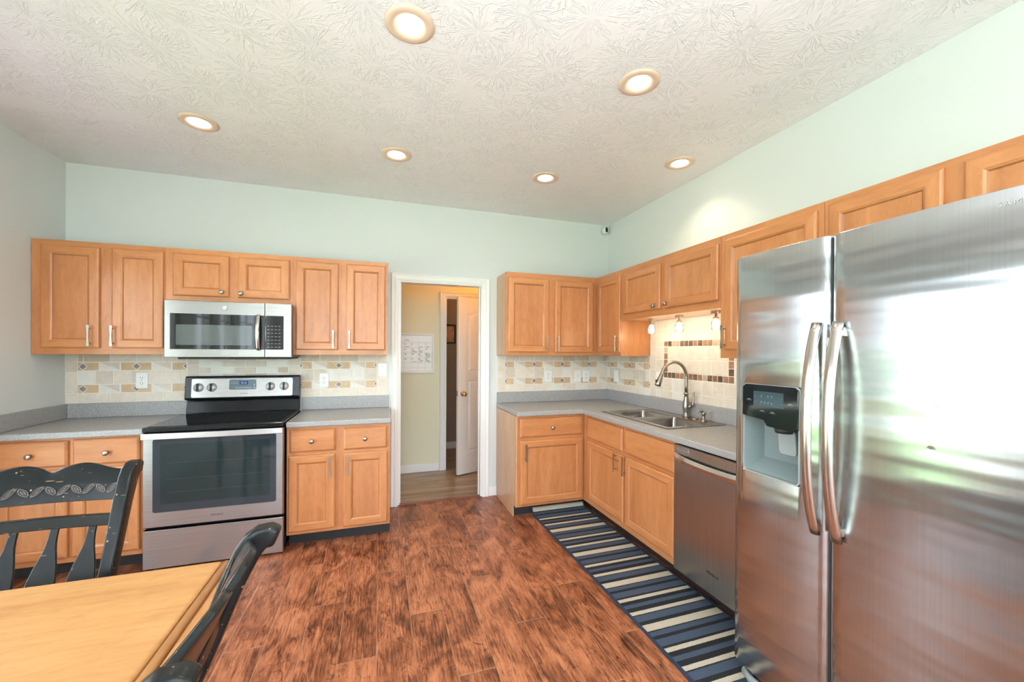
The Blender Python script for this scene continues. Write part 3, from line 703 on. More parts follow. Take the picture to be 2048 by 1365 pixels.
def weld(o):
    bm = bmesh.new(); bm.from_mesh(o.data); bmesh.ops.remove_doubles(bm, verts=bm.verts, dist=1e-5); bmesh.ops.recalc_face_normals(bm, faces=bm.faces)
    bmesh.ops.dissolve_limit(bm, angle_limit=0.01, verts=bm.verts, edges=bm.edges); bm.to_mesh(o.data); bm.free(); return o
CT0, CT1, SP = 0.875, 0.914, 1.022
def slab(parent, x0, x1, y0, y1):
    return MB().box(x0, x1, y0, y1, CT0, CT1).build('worktop', LAM, parent, bevel=0.008, seg=3)
t1 = thing('countertop', 'grey speckled laminate countertop left of the range, meeting the left wall', 'countertop')
slab(t1, XW+0.001, -0.125, -0.648, -0.001)
MB().box(XW+0.020, -0.125, -0.020, -0.001, CT1, SP).build('upstand', LAM, t1, bevel=0.004)
MB().box(XW+0.001, XW+0.020, -0.640, -0.001, CT1, SP).build('upstand', LAM, t1, bevel=0.004)
t2 = thing('countertop', 'short grey speckled laminate countertop between range and hall doorway', 'countertop')
slab(t2, 0.687, 1.399, -0.648, -0.001); MB().box(0.687, 1.392, -0.020, -0.001, CT1, SP).build('upstand', LAM, t2, bevel=0.004)
t3 = thing('countertop', 'L-shaped grey speckled laminate countertop holding the sink', 'countertop')
cx0, cy1 = 3.016, -2.44
hx0, hx1, hy0, hy1 = 3.14, 3.585, -1.605, -0.835
o = cells([2.410, cx0, hx0, hx1, XR-0.001], [cy1, hy0, hy1, -0.648, -0.001], lambda x, y: (y > -0.648 or x > cx0) and not (hx0 < x < hx1 and hy0 < y < hy1), CT0, CT1).build('worktop', LAM, t3)
weld(o); b = o.modifiers.new('bevel', 'BEVEL'); b.width = 0.007; b.segments = 3; b.limit_method = 'ANGLE'
MB().box(2.414, XR-0.020, -0.020, -0.001, CT1, SP).build('upstand', LAM, t3, bevel=0.004)
MB().box(XR-0.020, XR-0.001, cy1, -0.001, CT1, SP+0.004).build('upstand', LAM, t3, bevel=0.004)

# ------------------------------------------------------------------ backsplash tiles
class Splash:
    """tiles in (u,z); u is x on the north wall or -y on the east wall"""
    def __init__(s, wall): s.m = MB(); s.w = wall; s.z1 = 0
    def P(s, u, h, z): return (u, -h, z) if s.w == 'n' else (XR-h, -u, z)
    def slab(s, u0, u1, z0, z1):
        n = len(s.m.v)
        for h in (0.0005, 0.006): s.m.v += [s.P(u0, h, z0), s.P(u1, h, z0), s.P(u1, h, z1), s.P(u0, h, z1)]
        for q in ((0, 1, 2, 3), (4, 5, 6, 7), (0, 1, 5, 4), (1, 2, 6, 5), (2, 3, 7, 6), (3, 0, 4, 7)): s.m.quad([n+i for i in q], 0)
    def poly(s, pts, mi, h=0.0085):
        cu = sum(p[0] for p in pts)/len(pts); cz = sum(p[1] for p in pts)/len(pts)
        def sh(p, d):
            L = math.hypot(p[0]-cu, p[1]-cz) or 1; return (p[0]-(p[0]-cu)/L*d, p[1]-(p[1]-cz)/L*d)
        r0 = [s.P(p[0], 0.005, p[1]) for p in pts]; r1 = [s.P(p[0], h-0.001, p[1]) for p in pts]; r2 = [s.P(*(lambda q: (q[0], h, q[1]))(sh(p, 0.0018))) for p in pts]
        s.m.rings([r0, r1, r2], mi, cap0=False)
    def tile(s, u0, u1, z0, z1, mi, g=0.0030):
        if u1-u0 < 0.012 or z1-z0 < 0.012: return
        s.poly([(u0+g, z0+g), (u1-g, z0+g), (u1-g, z1-g), (u0+g, z1-g)], mi)
    def row(s, u0, u1, z0, z1, joints, mi):
        js = [u0]+[j for j in joints if u0+0.005 < j < u1-0.005]+[u1]
        for a, b in zip(js, js[1:]): s.tile(a, b, z0, z1, random.choice(mi))
    def accent(s, u0, u1, z0, z1, centers):
        zc = (z0+z1)/2; g = 0.0030; r = 0.022
        for c in centers:
            a, b = max(u0, c-0.096), min(u1, c+0.094)
            if b-a > 0.02:
                # gold tile cut around a slate diamond
                left = [(a+g, z0+g), (c-g*0.7, z0+g), (c-g*0.7, zc-r-0.007), (c-r-0.007, zc), (c-g*0.7, zc+r+0.007), (c-g*0.7, z1-g), (a+g, z1-g)]
                right = [(b-g, z0+g), (c+g*0.7, z0+g), (c+g*0.7, zc-r-0.007), (c+r+0.007, zc), (c+g*0.7, zc+r+0.007), (c+g*0.7, z1-g), (b-g, z1-g)]
                if c-r-0.006 > a: s.poly2(left, 5)
                if c+r+0.006 < b: s.poly2(right, 5)
                dl, dr = max(c-r, a+g), min(c+r, b-g)
                if dl > c-r or dr < c+r:
                    if dl > c-r: s.poly([(dl, zc-(r-(c-dl))), (c, zc-r), (dr, zc), (c, zc+r), (dl, zc+(r-(c-dl)))] if dl < c-0.004 else [(c+g, zc-r+g), (dr, zc), (c+g, zc+r-g)], 6, 0.009)
                    else: s.poly([(dr, zc-(r-(dr-c))), (c, zc-r), (dl, zc), (c, zc+r), (dr, zc+(r-(dr-c)))] if dr > c+0.004 else [(c-g, zc-r+g), (dl, zc), (c-g, zc+r-g)], 6, 0.009)
                else: s.poly([(dl, zc), (c, zc-r), (dr, zc), (c, zc+r)], 6, 0.009)
            a, b = max(u0, c+0.094), min(u1, c+0.218)
            if b-a > 0.02:
                s.poly([(a+g, z0+g), (b-2.5*g, z0+g), (a+g, z1-2.5*g)], 4); s.poly([(a+2.5*g, z1-g), (b-g, z0+2.5*g), (b-g, z1-g)], 2)
    def poly2(s, pts, mi, h=0.0085):     # concave polygon: flat cap triangulated by Blender
        r0 = [s.P(p[0], 0.005, p[1]) for p in pts]; r1 = [s.P(p[0], h, p[1]) for p in pts]
        s.m.rings([r0, r1], mi, cap0=False)
R0, R1, R2, R3, R4, R5 = SP, 1.094, 1.160, 1.262, 1.326, ZB
def section(s, u0, u1, centers, joints, mid):
    s.row(u0, u1, R0, R1, joints, [1, 1, 4, 1]); s.accent(u0, u1, R1, R2, centers); s.row(u0, u1, R2, R3, mid, [1, 4, 2]); s.accent(u0, u1, R3, R4, centers)
    s.row(u0, u1, R4, R5, joints, [2, 3, 2])
sn = Splash('n')
sn.slab(XW+0.001, 1.385, SP, ZB)
sn.row(XW+0.002, -0.806, R0, R1, [], [1]); sn.tile(XW+0.002, -0.806, R1, 1.249, 1); sn.tile(XW+0.002, -0.806, 1.249, R5, 2)
section(sn, -0.806, -0.132, [-0.774, -0.454, -0.134], [-0.772, -0.613, -0.453, -0.291], [-0.701, -0.594, -0.488, -0.38, -0.275, -0.17])
for j in range(7):
    z0 = SP+j*0.0524; z1 = min(z0+0.0524, ZB)
    sn.tile(-0.132, -0.053, z0, z1, 2 if j % 2 else 1) if j % 2 == 0 and False else None
sn.tile(-0.132, -0.053, SP, 1.15, 1); sn.tile(-0.132, -0.053, 1.15, 1.30, 2); sn.tile(-0.132, -0.053, 1.30, ZB, 2)
for j in range(7):
    z0 = SP+j*0.0524; z1 = min(z0+0.0524, ZB); off = 0 if j % 2 else 0.08
    sn.row(-0.053, 0.579, z0, z1, [-0.053+off+0.158*k for k in range(0, 6)], [2, 2, 3, 1, 4])
sn.tile(0.579, 0.667, SP, 1.15, 1); sn.tile(0.579, 0.667, 1.15, 1.29, 2); sn.tile(0.579, 0.667, 1.29, ZB, 2)
section(sn, 0.667, 1.290, [0.667, 0.973, 1.288], [0.822, 0.980, 1.138], [0.772, 0.880, 0.974, 1.082, 1.188])
sn.tile(1.290, 1.380, SP, 1.18, 1); sn.tile(1.290, 1.380, 1.18, 1.30, 1); sn.tile(1.290, 1.380, 1.30, ZB, 2)
bs1 = sn.m.build('tile_backsplash', TILES); tag(bs1, 'travertine tile backsplash with slate diamonds behind the range', 'backsplash')
sn = Splash('n')
sn.slab(2.414, XR-0.001, SP, ZB)
sn.tile(2.416, 2.498, SP, 1.18, 1); sn.tile(2.416, 2.498, 1.18, ZB, 1)
section(sn, 2.498, XR-0.008, [2.498, 2.808, 3.123, 3.437], [2.65, 2.808, 2.968, 3.125, 3.279, 3.438, 3.597], [2.604, 2.712, 2.812, 2.918, 3.02, 3.125, 3.23, 3.335, 3.437, 3.54])
bs2 = sn.m.build('tile_backsplash', TILES); tag(bs2, 'travertine tile backsplash with slate diamonds right of the doorway', 'backsplash')
se = Splash('e'); SE = SP+0.006
se.slab(0.009, 2.45, SE, ZB); se.slab(0.738, 1.829, ZB, 1.704)
section(se, 0.010, 0.735, [0.108, 0.423, 0.737], [0.09, 0.25, 0.41, 0.57], [0.06, 0.16, 0.262, 0.368, 0.474, 0.58, 0.68])
for z0, z1 in ((SE, 1.12), (1.12, 1.27), (1.27, 1.42), (1.42, 1.57), (1.57, 1.70)): se.tile(0.740, 0.822, z0, z1, 1)
FY0, FY1, MS = 0.926, 1.656, 0.0487
se.row(0.822, 2.44, SE, 1.096, [0.822+0.158*k+0.06 for k in range(11)], [1, 1, 4])
def sq(z0, z1, off, a=0.822, b=2.44): se.row(a, b, z0, z1, [0.822+off+0.107*k for k in range(18)], [1, 1, 4, 1])
sq(1.096, 1.205, 0.105)
sq(1.205, 1.255, 0.105, 0.822, FY0); sq(1.205, 1.36, 0.105, FY1, 2.44); sq(1.255, 1.364, 0, 0.822, FY0); sq(1.364, 1.472, 0, 0.822, FY0); sq(1.36, ZB, 0.105, FY1, 2.44)
sq(1.255, 1.364, 0.20, FY0+MS, FY1-MS); sq(1.364, 1.472, 0.15, FY0+MS, FY1-MS)
sq(1.472, 1.521, 0.0, 0.822, FY0); sq(1.521, 1.628, 0.10, 0.822, 1.826); sq(1.628, 1.702, 0.05, 0.822, 1.826)
sq(ZB, 1.521, 0.10, FY1, 1.826)
mc = [7, 7, 8, 7, 8, 9]
for k in range(15):
    for (a, b) in ((1.205, 1.255), (1.472, 1.521)): se.tile(FY0+k*MS, FY0+(k+1)*MS, a, b, random.choice(mc), 0.0026)
for k in range(4):
    zz = 1.255+k*0.05425
    se.tile(FY0, FY0+MS, zz, zz+0.05425, random.choice(mc), 0.0026); se.tile(FY1-MS, FY1, zz, zz+0.05425, random.choice(mc), 0.0026)
bs3 = se.m.build('tile_backsplash', TILES); tag(bs3, 'travertine tile backsplash with brown mosaic frame behind the sink', 'backsplash')

# ------------------------------------------------------------------ outlets and switches
def plate(parent, w_=0.076, h=0.122):
    m = MB(); o0 = rrect(w_, h, 0.006); o1 = rrect(w_-0.006, h-0.006, 0.005)
    m.rings([[(p[0], -0.0002, p[1]) for p in o0], [(p[0], -0.003, p[1]) for p in o0], [(p[0], -0.006, p[1]) for p in o1]])
    return m.build('cover_plate', PLASTIC, parent)
def outlet(label):
    r = thing('wall_outlet', label, 'outlet'); plate(r)
    for z in (-0.021, 0.021):
        m = MB(); m.prism(rrect(0.034, 0.029, 0.012, 5, 0, z), -0.008, -0.005); rc = m.build('receptacle', PLASTIC, r)
        s = MB(); s.box(-0.0085, -0.0055, -0.0085, -0.0078, z-0.002, z+0.007); s.box(0.0055, 0.0085, -0.0085, -0.0078, z-0.002, z+0.006); s.lathe([(0.0028, -0.0085), (0.0028, -0.0078)], (0, 0, z-0.009), 'y', 10)
        s.build('slots', DKSLOT, rc)
    MB().lathe([(0.003, -0.0068), (0.003, -0.0055)], (0, 0, 0), 'y', 10).build('screw', NICKEL, r)
    return r
def at_n(o, x, z): o.location = (x, -0.009, z)
o1 = outlet('white duplex wall outlet in the tiles left of the range'); at_n(o1, -0.418, 1.185)
o2 = dup(o1, (0.856, -0.009, 1.166), 0, 'white duplex wall outlet in the tiles right of the range')
o3 = dup(o1, (2.965, -0.009, 1.172), 0, 'white duplex wall outlet, leftmost of three plates right of the doorway')
o4 = dup(o1, (3.400, -0.009, 1.168), 0, 'white duplex wall outlet next to the wall corner, right of the jack plate')
def switch(label, kind):
    r = thing('wall_switch', label, 'switch'); plate(r)
    if kind == 'rocker':
        m = MB(); m.rings([[(-0.0165, -0.005, -0.033), (0.0165, -0.005, -0.033), (0.0165, -0.005, 0.033), (-0.0165, -0.005, 0.033)], [(-0.0165, -0.0105, -0.033), (0.0165, -0.0105, -0.033), (0.0165, -0.0065, 0.033), (-0.0165, -0.0065, 0.033)]])
        m.build('rocker', PLASTIC, r)
    elif kind == 'toggle':
        MB().box(-0.005, 0.005, -0.016, -0.005, -0.008, 0.008).build('toggle', PLASTIC, r, bevel=0.001)
        for z in (-0.03, 0.03): MB().lathe([(0.003, -0.0068), (0.003, -0.0055)], (0, 0, z), 'y', 10).build('screw', NICKEL, r)
    else:
        MB().lathe([(0.0035, -0.011), (0.0035, -0.005)], (0, 0, 0), 'y', 12).build('socket_jack', DKSLOT, r)
    return r
s1 = switch('white toggle switch plate on the tiles beside the hall doorway', 'toggle'); at_n(s1, 1.338, 1.251)
s2 = switch('white jack plate, second of three plates right of the doorway', 'jack'); s2.name = 'wall_jack'; s2['category'] = 'wall plate'; at_n(s2, 3.303, 1.170)
s3 = switch('white rocker switch plate just right of the wall corner', 'rocker'); s3.location = (XR-0.009, -0.190, 1.174); s3.rotation_euler = (0, 0, -PI/2)
s4 = dup(s3, (XR-0.009, -0.870, 1.185), -PI/2, 'white rocker switch plate on the sink wall, half behind the faucet')

# ------------------------------------------------------------------ range
def stove():
    r = thing('electric_range', 'stainless and black electric range with glass cooktop and oven door', 'stove', (0.2815, 0, 0))
    x0, x1 = -0.398, 0.398
    MB().box(x0+0.004, x1-0.004, -0.640, -0.030, 0.012, 0.893).build('range_body', BLACKENAMEL, r)
    for a in (-0.35, 0.35):
        for b_ in (-0.60, -0.08): MB().lathe([(0.02, 0), (0.02, 0.012)], (a, b_, 0), 'z', 12).build('foot', BLACKMAT, r)
    ct = MB().box(x0, x1, -0.684, -0.050, 0.893, 0.925).build('cooktop', BLACKENAMEL, r, bevel=0.007, seg=3)
    MB().box(x0+0.02, x1-0.02, -0.655, -0.105, 0.9245, 0.9275).build('cooktop_glass', BLACKGLOSS, ct, bevel=0.001)
    ringm = plain('burner_marking', (0.035, 0.038, 0.04), 0.25)
    for (bx, by, br) in ((-0.19, -0.50, 0.105), (0.19, -0.50, 0.09), (-0.19, -0.23, 0.078), (0.19, -0.23, 0.11)):
        m = MB(); m.rings([[(bx+q*math.cos(2*PI*k/48), by+q*math.sin(2*PI*k/48), 0.9278) for k in range(48)] for q in (br-0.002, br)], cap0=False, cap1=False); m.build('burner_ring', ringm, ct)
    # backguard
    MB().prism([(-0.030, 0.93), (-0.085, 0.93), (-0.062, 1.018), (-0.030, 1.018)], x0+0.004, x1-0.004, 'yz').build('backguard_base', BLACKENAMEL, r, bevel=0.003)
    bg = MB().prism([(-0.028, 1.018), (-0.092, 1.034), (-0.098, 1.045), (-0.080, 1.205), (-0.072, 1.216), (-0.028, 1.216)], x0, x1, 'yz').build('backguard', BLACKENAMEL, r, bevel=0.005, seg=3)
    nrm = math.atan2(0.018, 0.160)  # tilt of the panel
    def PZ(u, v, h=0.0): # along panel: v in z from 1.045, h outwards
        t_ = (v-1.045)/0.160; y = -0.098+0.018*t_; return (u, y-h*math.cos(nrm), v+h*math.sin(nrm)*1.0)
    m = MB(); pr = rrect(0.700, 0.146, 0.012, 5, -0.004, 1.123); m.rings([[PZ(p[0], p[1], 0.0) for p in pr], [PZ(p[0], p[1], 0.002) for p in pr]])
    cp = m.build('control_panel', STEEL_MW, bg)
    m = MB(); pr = rrect(0.188, 0.080, 0.012, 5, -0.010, 1.146); m.rings([[PZ(p[0], p[1], 0.002) for p in pr], [PZ(p[0], p[1], 0.0035) for p in pr]])
    disp = m.build('display', plain('display_slate', (0.10, 0.15, 0.18), 0.15), cp)
    m = MB(); pr = rrect(0.060, 0.028, 0.002, 3, -0.004, 1.160); m.rings([[PZ(p[0], p[1], 0.0035) for p in pr], [PZ(p[0], p[1], 0.004) for p in pr]]); m.build('clock_window', plain('clock_navy', (0.01, 0.02, 0.09), 0.1), cp)
    rx = PI/2-nrm
    text('clock_digits', '9:15', 0.022, CLOCK, cp, PZ(-0.022, 1.152, 0.0045), (rx, 0, 0))
    btn = MB()
    for i in range(5):
        for j in range(2):
            u, v = -0.092+i*0.011, 1.168-j*0.012
            btn.rings([[PZ(u+a*0.0035, v+b_*0.002, 0.0035) for a, b_ in ((-1,-1),(1,-1),(1,1),(-1,1))], [PZ(u+a*0.0035, v+b_*0.002, 0.004) for a, b_ in ((-1,-1),(1,-1),(1,1),(-1,1))]])
    for i in range(7):
        u, v = -0.055+i*0.016, 1.122
        pr = rrect(0.012, 0.008, 0.0035, 3, u, v); btn.rings([[PZ(p[0], p[1], 0.0035) for p in pr], [PZ(p[0], p[1], 0.004) for p in pr]])
    for v in (1.143, 1.122):
        pr = rrect(0.012, 0.012, 0.0055, 3, 0.070, v); btn.rings([[PZ(p[0], p[1], 0.0035) for p in pr], [PZ(p[0], p[1], 0.004) for p in pr]])
    btn.build('touch_buttons', plain('button_grey', (0.30, 0.36, 0.38), 0.3), cp)
    text('maker_lettering', 'Whirlpool', 0.0125, plain('lettering_dark', (0.05, 0.05, 0.05), 0.3), cp, PZ(-0.030, 1.072, 0.0025), (rx, 0, 0), shear=0.25)
    for u in (-0.308, -0.220, 0.184, 0.284):
        k = MB(); k.lathe([(0.034, 0.0), (0.034, 0.004), (0.029, 0.008), (0.027, 0.016), (0.0, 0.017)], (0, 0, 0), 'z', 28)
        kn = k.build('knob', plain('knob_silver', (0.62, 0.62, 0.62), 0.32, 0.25), cp)
        kn.location = PZ(u, 1.128, 0.002); kn.rotation_euler = (rx, 0, 0)
        g = MB(); g.box(-0.0065, 0.0065, -0.030, 0.030, 0.014, 0.030); gr = g.build('grip', BLACKENAMEL, kn, bevel=0.002)
    for u, s in ((-0.262, '-'), (0.240, '-')): text('marking', s, 0.02, DKSLOT, cp, PZ(u, 1.075, 0.0025), (rx, 0, 0))
    # oven door
    d = MB()
    def R(dx, y, lo=0.278, hi=0.888): return [(x0+dx, y, lo+dx), (x1-dx, y, lo+dx), (x1-dx, y, hi-dx), (x0+dx, y, hi-dx)]
    d.rings([R(0.001, -0.641), R(0.001, -0.668), R(0.006, -0.674)])
    dr = d.build('oven_door', STEEL_H, r)
    m = MB(); pr = rrect(0.697, 0.472, 0.014, 5, 0.005, 0.612); m.prism(pr, -0.6765, -0.674); m.build('window_surround', plain('oven_glass_border', (0.035, 0.045, 0.055), 0.06), dr)
    m = MB(); pr = rrect(0.618, 0.385, 0.006, 3, 0.006, 0.620); m.prism(pr, -0.6775, -0.6765)
    m.build('oven_window', plain('oven_glass', (0.02, 0.032, 0.034), 0.05), dr)
    rk = MB()
    for z in (0.50, 0.585, 0.690): rk.box(-0.27, 0.29, -0.6779, -0.6775, z, z+0.0016)
    rk.build('oven_racks', plain('rack_line', (0.04, 0.05, 0.048), 0.4), dr)
    h = MB(); pts = []
    n = 12
    for i in range(n+1):
        u = -1+2*i/n; pts.append((u*0.396, -0.712+0.012*u*u))
    h.rings([[(x, y, 0.850), (x, y, 0.888), (x, y+0.016, 0.888), (x, y+0.016, 0.850)] for x, y in pts])
    for a in (-0.36, 0.36): h.box(a-0.014, a+0.014, -0.700, -0.672, 0.856, 0.882)
    h.build('door_handle', plain('handle_bright_steel', (0.80, 0.79, 0.78), 0.28, 1.0), dr, bevel=0.003)
    text('maker_lettering', 'Whirlpool', 0.0166, plain('lettering_dark', (0.05, 0.05, 0.05), 0.3), dr, (-0.030, -0.6745, 0.322), (PI/2, 0, 0), shear=0.25)
    d = MB()
    d.rings([R(0.001, -0.641, 0.014, 0.262), R(0.001, -0.668, 0.014, 0.262), R(0.005, -0.673, 0.014, 0.262)]); d.build('storage_drawer', STEEL_H, r)
stove()

# ------------------------------------------------------------------ microwave
def microwave():
    r = thing('microwave', 'stainless over-the-range microwave with dark window under short cabinet', 'microwave', (0.2815, 0, 1.369))
    x0, x1, H_ = -0.393, 0.398, 0.402
    MB().box(x0+0.008, x1-0.008, -0.385, -0.011, 0.0, H_-0.002).build('microwave_body', BLACKENAMEL, r)
    MB().box(x0+0.06, x1-0.02, -0.37, -0.03, -0.014, -0.001).build('bottom_vent', BLACKMAT, r, bevel=0.004)
    xs = 0.222
    d = MB().box(x0, xs-0.0015, -0.420, -0.386, 0, H_).build('microwave_door', STEEL_MW, r, bevel=0.004)
    c = MB().box(xs+0.0015, x1, -0.420, -0.386, 0, H_).build('control_section', STEEL_MW, r, bevel=0.004)
    MB().prism([(x0+0.035, 0.058), (xs-0.003, 0.058), (xs-0.003, 0.310), (x0+0.035, 0.310)], -0.4215, -0.4195).build('window', plain('microwave_glass', (0.010, 0.012, 0.013), 0.04), d, bevel=0.0)
    m = MB(); m.prism(rrect(0.462, 0.144, 0.008, 4, -0.0925, 0.160), -0.4221, -0.4215); m.build('window_screen', plain('microwave_screen', (0.10, 0.115, 0.115), 0.06), d)
    m = MB(); m.prism(rrect(0.118, 0.252, 0.005, 3, xs+0.064, 0.184), -0.4215, -0.4195); pn = m.build('control_panel', plain('panel_black', (0.014, 0.015, 0.016), 0.05), c)
    k = MB()
    for i in range(4):
        for j in range(7): k.box(xs+0.016+i*0.024, xs+0.030+i*0.024, -0.4219, -0.4215, 0.074+j*0.026, 0.079+j*0.026)
    k.build('key_legends', plain('legend_grey', (0.22, 0.22, 0.20), 0.4), pn)
    h = MB(); n = 14; pts = []
    for i in range(n+1):
        u = -1+2*i/n; pts.append((0.182, -0.462+0.030*u*u, 0.184+u*0.128))
    h.tube(pts, 0.0135, 12, flat=0.7, upv=(1, 0, 0))
    for z in (0.064, 0.304): h.box(0.174, 0.190, -0.437, -0.420, z-0.006, z+0.006)
    h.build('door_handle', CHROME, d)
    e = MB(); e.lathe([(0.0145, 0.4245), (0.0145, 0.4195)], (0, 0, 0), 'y', 28)
    m = MB(); m.lathe([(0.0135, -0.4255), (0.0155, -0.4225), (0.0155, -0.4200)], (-0.030, 0, 0.358), 'y', 28); em = m.build('emblem', CHROME, d)
    text('monogram', 'GE', 0.017, plain('emblem_dark', (0.04, 0.04, 0.04), 0.3), em, (-0.0405, -0.4258, 0.352), (PI/2, 0, 0), shear=0.3)
microwave()

# ------------------------------------------------------------------ dishwasher
def dishwasher():
    r = thing('dishwasher', 'stainless dishwasher with curved bar handle between sink base and refrigerator', 'dishwasher', (XR-0.61, -1.808, 0), -PI/2)
    W_ = 0.620
    MB().box(0.006, W_-0.006, 0.003, 0.590, 0.105, 0.866).build('tub_housing', GREYDK, r)
    d = MB()
    def R(a, y): return [(a, y, 0.108+a), (W_-a, y, 0.108+a), (W_-a, y, 0.866-a), (a, y, 0.866-a)]
    d.rings([R(0.0, 0.002), R(0.0, -0.026), R(0.005, -0.031)]); dr = d.build('door', STEEL_DW, r)
    h = MB(); n = 20; rings = []
    for i in range(n+1):
        u = -1+2*i/n; x = W_/2+u*(W_/2-0.002); y = -0.064+0.030*u*u*u*u; zc = 0.800-0.004+0.004*u*u - 0.010*(1-u*u)
        rings.append([(x, y, zc-0.021), (x, y-0.006, zc), (x, y, zc+0.021), (x, y+0.010, zc+0.019), (x, y+0.010, zc-0.019)])
    h.rings(rings, smooth=False); h.build('door_handle', plain('bar_steel', (0.74, 0.71, 0.68), 0.22, 1.0), dr, bevel=0.002)
    MB().box(0.035, 0.125, -0.0325, -0.0305, 0.836, 0.853).build('vent_badge', plain('badge_silver', (0.5, 0.53, 0.53), 0.3, 0.6), dr)
    s = MB(); s.box(0.040, 0.120, -0.0332, -0.0325, 0.842, 0.8445); s.box(0.040, 0.120, -0.0332, -0.0325, 0.848, 0.850); s.build('vent_slots', DKSLOT, dr)
    text('maker_lettering', 'Whirlpool', 0.0205, plain('lettering_steel', (0.25, 0.23, 0.2), 0.25, 1.0), dr, (0.258, -0.0312, 0.216), (PI/2, 0, 0), shear=0.25, bold=0.0004)
dishwasher()

# ------------------------------------------------------------------ sink and faucet
def sink():
    r = thing('kitchen_sink', 'double-bowl stainless drop-in sink set in the L-shaped countertop', 'sink', (0, 0, 0))
    X0, X1, Y0, Y1 = 3.115, 3.615, -1.630, -0.808
    bx0, bx1 = 3.160, 3.510; L = (-1.190, -0.850); Rr = (-1.588, -1.232)
    o = cells([X0, bx0, bx1, X1], [Y0, Rr[0], Rr[1], L[0], L[1], Y1], lambda x, y: not (bx0 < x < bx1 and (L[0] < y < L[1] or Rr[0] < y < Rr[1])), 0.9142, 0.9205).build('rim', SINKS, r)
    weld(o); b = o.modifiers.new('bevel', 'BEVEL'); b.width = 0.003; b.segments = 2; b.limit_method = 'ANGLE'
    for (a, b_) in (L, Rr):
        m = MB(); cx, cy = (bx0+bx1)/2, (a+b_)/2; w_, h_ = bx1-bx0, b_-a; rings = []
        for (z, s, rr) in ((0.917, 0.0, 0.03), (0.905, 0.004, 0.035), (0.78, 0.014, 0.045), (0.748, 0.022, 0.05), (0.738, 0.05, 0.06), (0.736, 0.13, 0.03)):
            rings.append([(cx+p[0], cy+p[1], z) for p in rrect(w_-2*s, h_-2*s, rr, 6)])
        m.rings(rings, smooth=True, cap0=False)
        bo = m.build('basin', SINKS, r)
        # corner fillers between square hole and rounded bowl edge
        k = MB(); sq_ = [(cx+(p[0]/abs(p[0]))*w_/2, cy+(p[1]/abs(p[1]))*h_/2, 0.9175) for p in rrect(w_, h_, 0.03, 6)]
        k.rings([sq_, [(cx+p[0], cy+p[1], 0.9172) for p in rrect(w_, h_, 0.03, 6)]], cap0=False, cap1=False); k.build('bowl_corner', SINKS, bo)
        MB().lathe([(0.045, 0.7365), (0.045, 0.739), (0.035, 0.738), (0.0, 0.737)], (cx, cy, 0), 'z', 24).build('drain', CHROME, bo)
sink()
def faucet():
    fx, fy = 3.596, -1.264
    r = thing('faucet', 'brushed nickel gooseneck pull-down faucet behind the sink bowls', 'faucet', (fx, fy, 0.9205))
    MB().lathe([(0.030, 0), (0.030, 0.006), (0.022, 0.016), (0.020, 0.030), (0.026, 0.060), (0.027, 0.085), (0.022, 0.120), (0.016, 0.150), (0.015, 0.172), (0.020, 0.176), (0.020, 0.184), (0.013, 0.190)], (0, 0, 0), 'z', 24).build('body', NICKEL, r)
    pts = []; H0, rad = 0.312, 0.116
    for z in (0.185, 0.24, 0.30): pts.append((0, 0, z))
    for i in range(15):
        a = PI*0.90*i/14; pts.append((-rad+rad*math.cos(a), 0, H0+rad*1.0*math.sin(a)))
    MB().tube(pts, 0.0125, 14, upv=(0, 1, 0)).build('spout', NICKEL, r)
    e = Vector(pts[-1]); d = (Vector(pts[-1])-Vector(pts[-2])).normalized()
    hp = [e-d*0.006, e+d*0.01, e+d*0.03, e+d*0.075, e+d*0.105, e+d*0.110]
    hd = MB().tube(hp, [0.013, 0.0145, 0.0155, 0.022, 0.024, 0.019], 16, upv=(0, 1, 0)).build('spray_head', NICKEL, r)
    bt = e+d*0.075; MB().box(bt.x-0.028, bt.x-0.018, -0.007, 0.007, bt.z-0.016, bt.z+0.016).build('spray_button', BLACKMAT, hd, bevel=0.002)
    MB().tube([(0.0, 0, 0.075), (0.012, -0.028, 0.080), (0.014, -0.040, 0.084)], [0.014, 0.013, 0.009], 12).build('valve', NICKEL, r)
    MB().tube([(0.014, -0.038, 0.082), (0.020, -0.052, 0.098), (0.020, -0.054, 0.135), (0.026, -0.052, 0.175), (0.032, -0.050, 0.196)], [0.010, 0.009, 0.0065, 0.0075, 0.004], 10).build('lever', NICKEL, r)
    r2 = thing('soap_dispenser', 'small brushed nickel soap dispenser on the sink deck right of the faucet', 'soap dispenser', (3.565, -1.475, 0.9205))
    MB().lathe([(0.024, 0), (0.024, 0.004), (0.015, 0.010), (0.011, 0.035), (0.012, 0.045), (0.018, 0.050), (0.018, 0.062), (0.008, 0.070)], (0, 0, 0), 'z', 20).build('body', NICKEL, r2)
    MB().tube([(0, 0, 0.060), (-0.015, 0, 0.076), (-0.040, 0, 0.076), (-0.052, 0, 0.064)], [0.008, 0.009, 0.007, 0.006], 10).build('nozzle', NICKEL, r2)
    r3 = MB().lathe([(0.028, 0), (0.028, 0.003), (0.022, 0.009), (0.0, 0.012)], (3.572, -1.378, 0.9205), 'z', 24).build('hole_cover', NICKEL)
    tag(r3, 'round steel hole cover on the sink deck between faucet and soap dispenser', 'sink hole cover')
faucet()

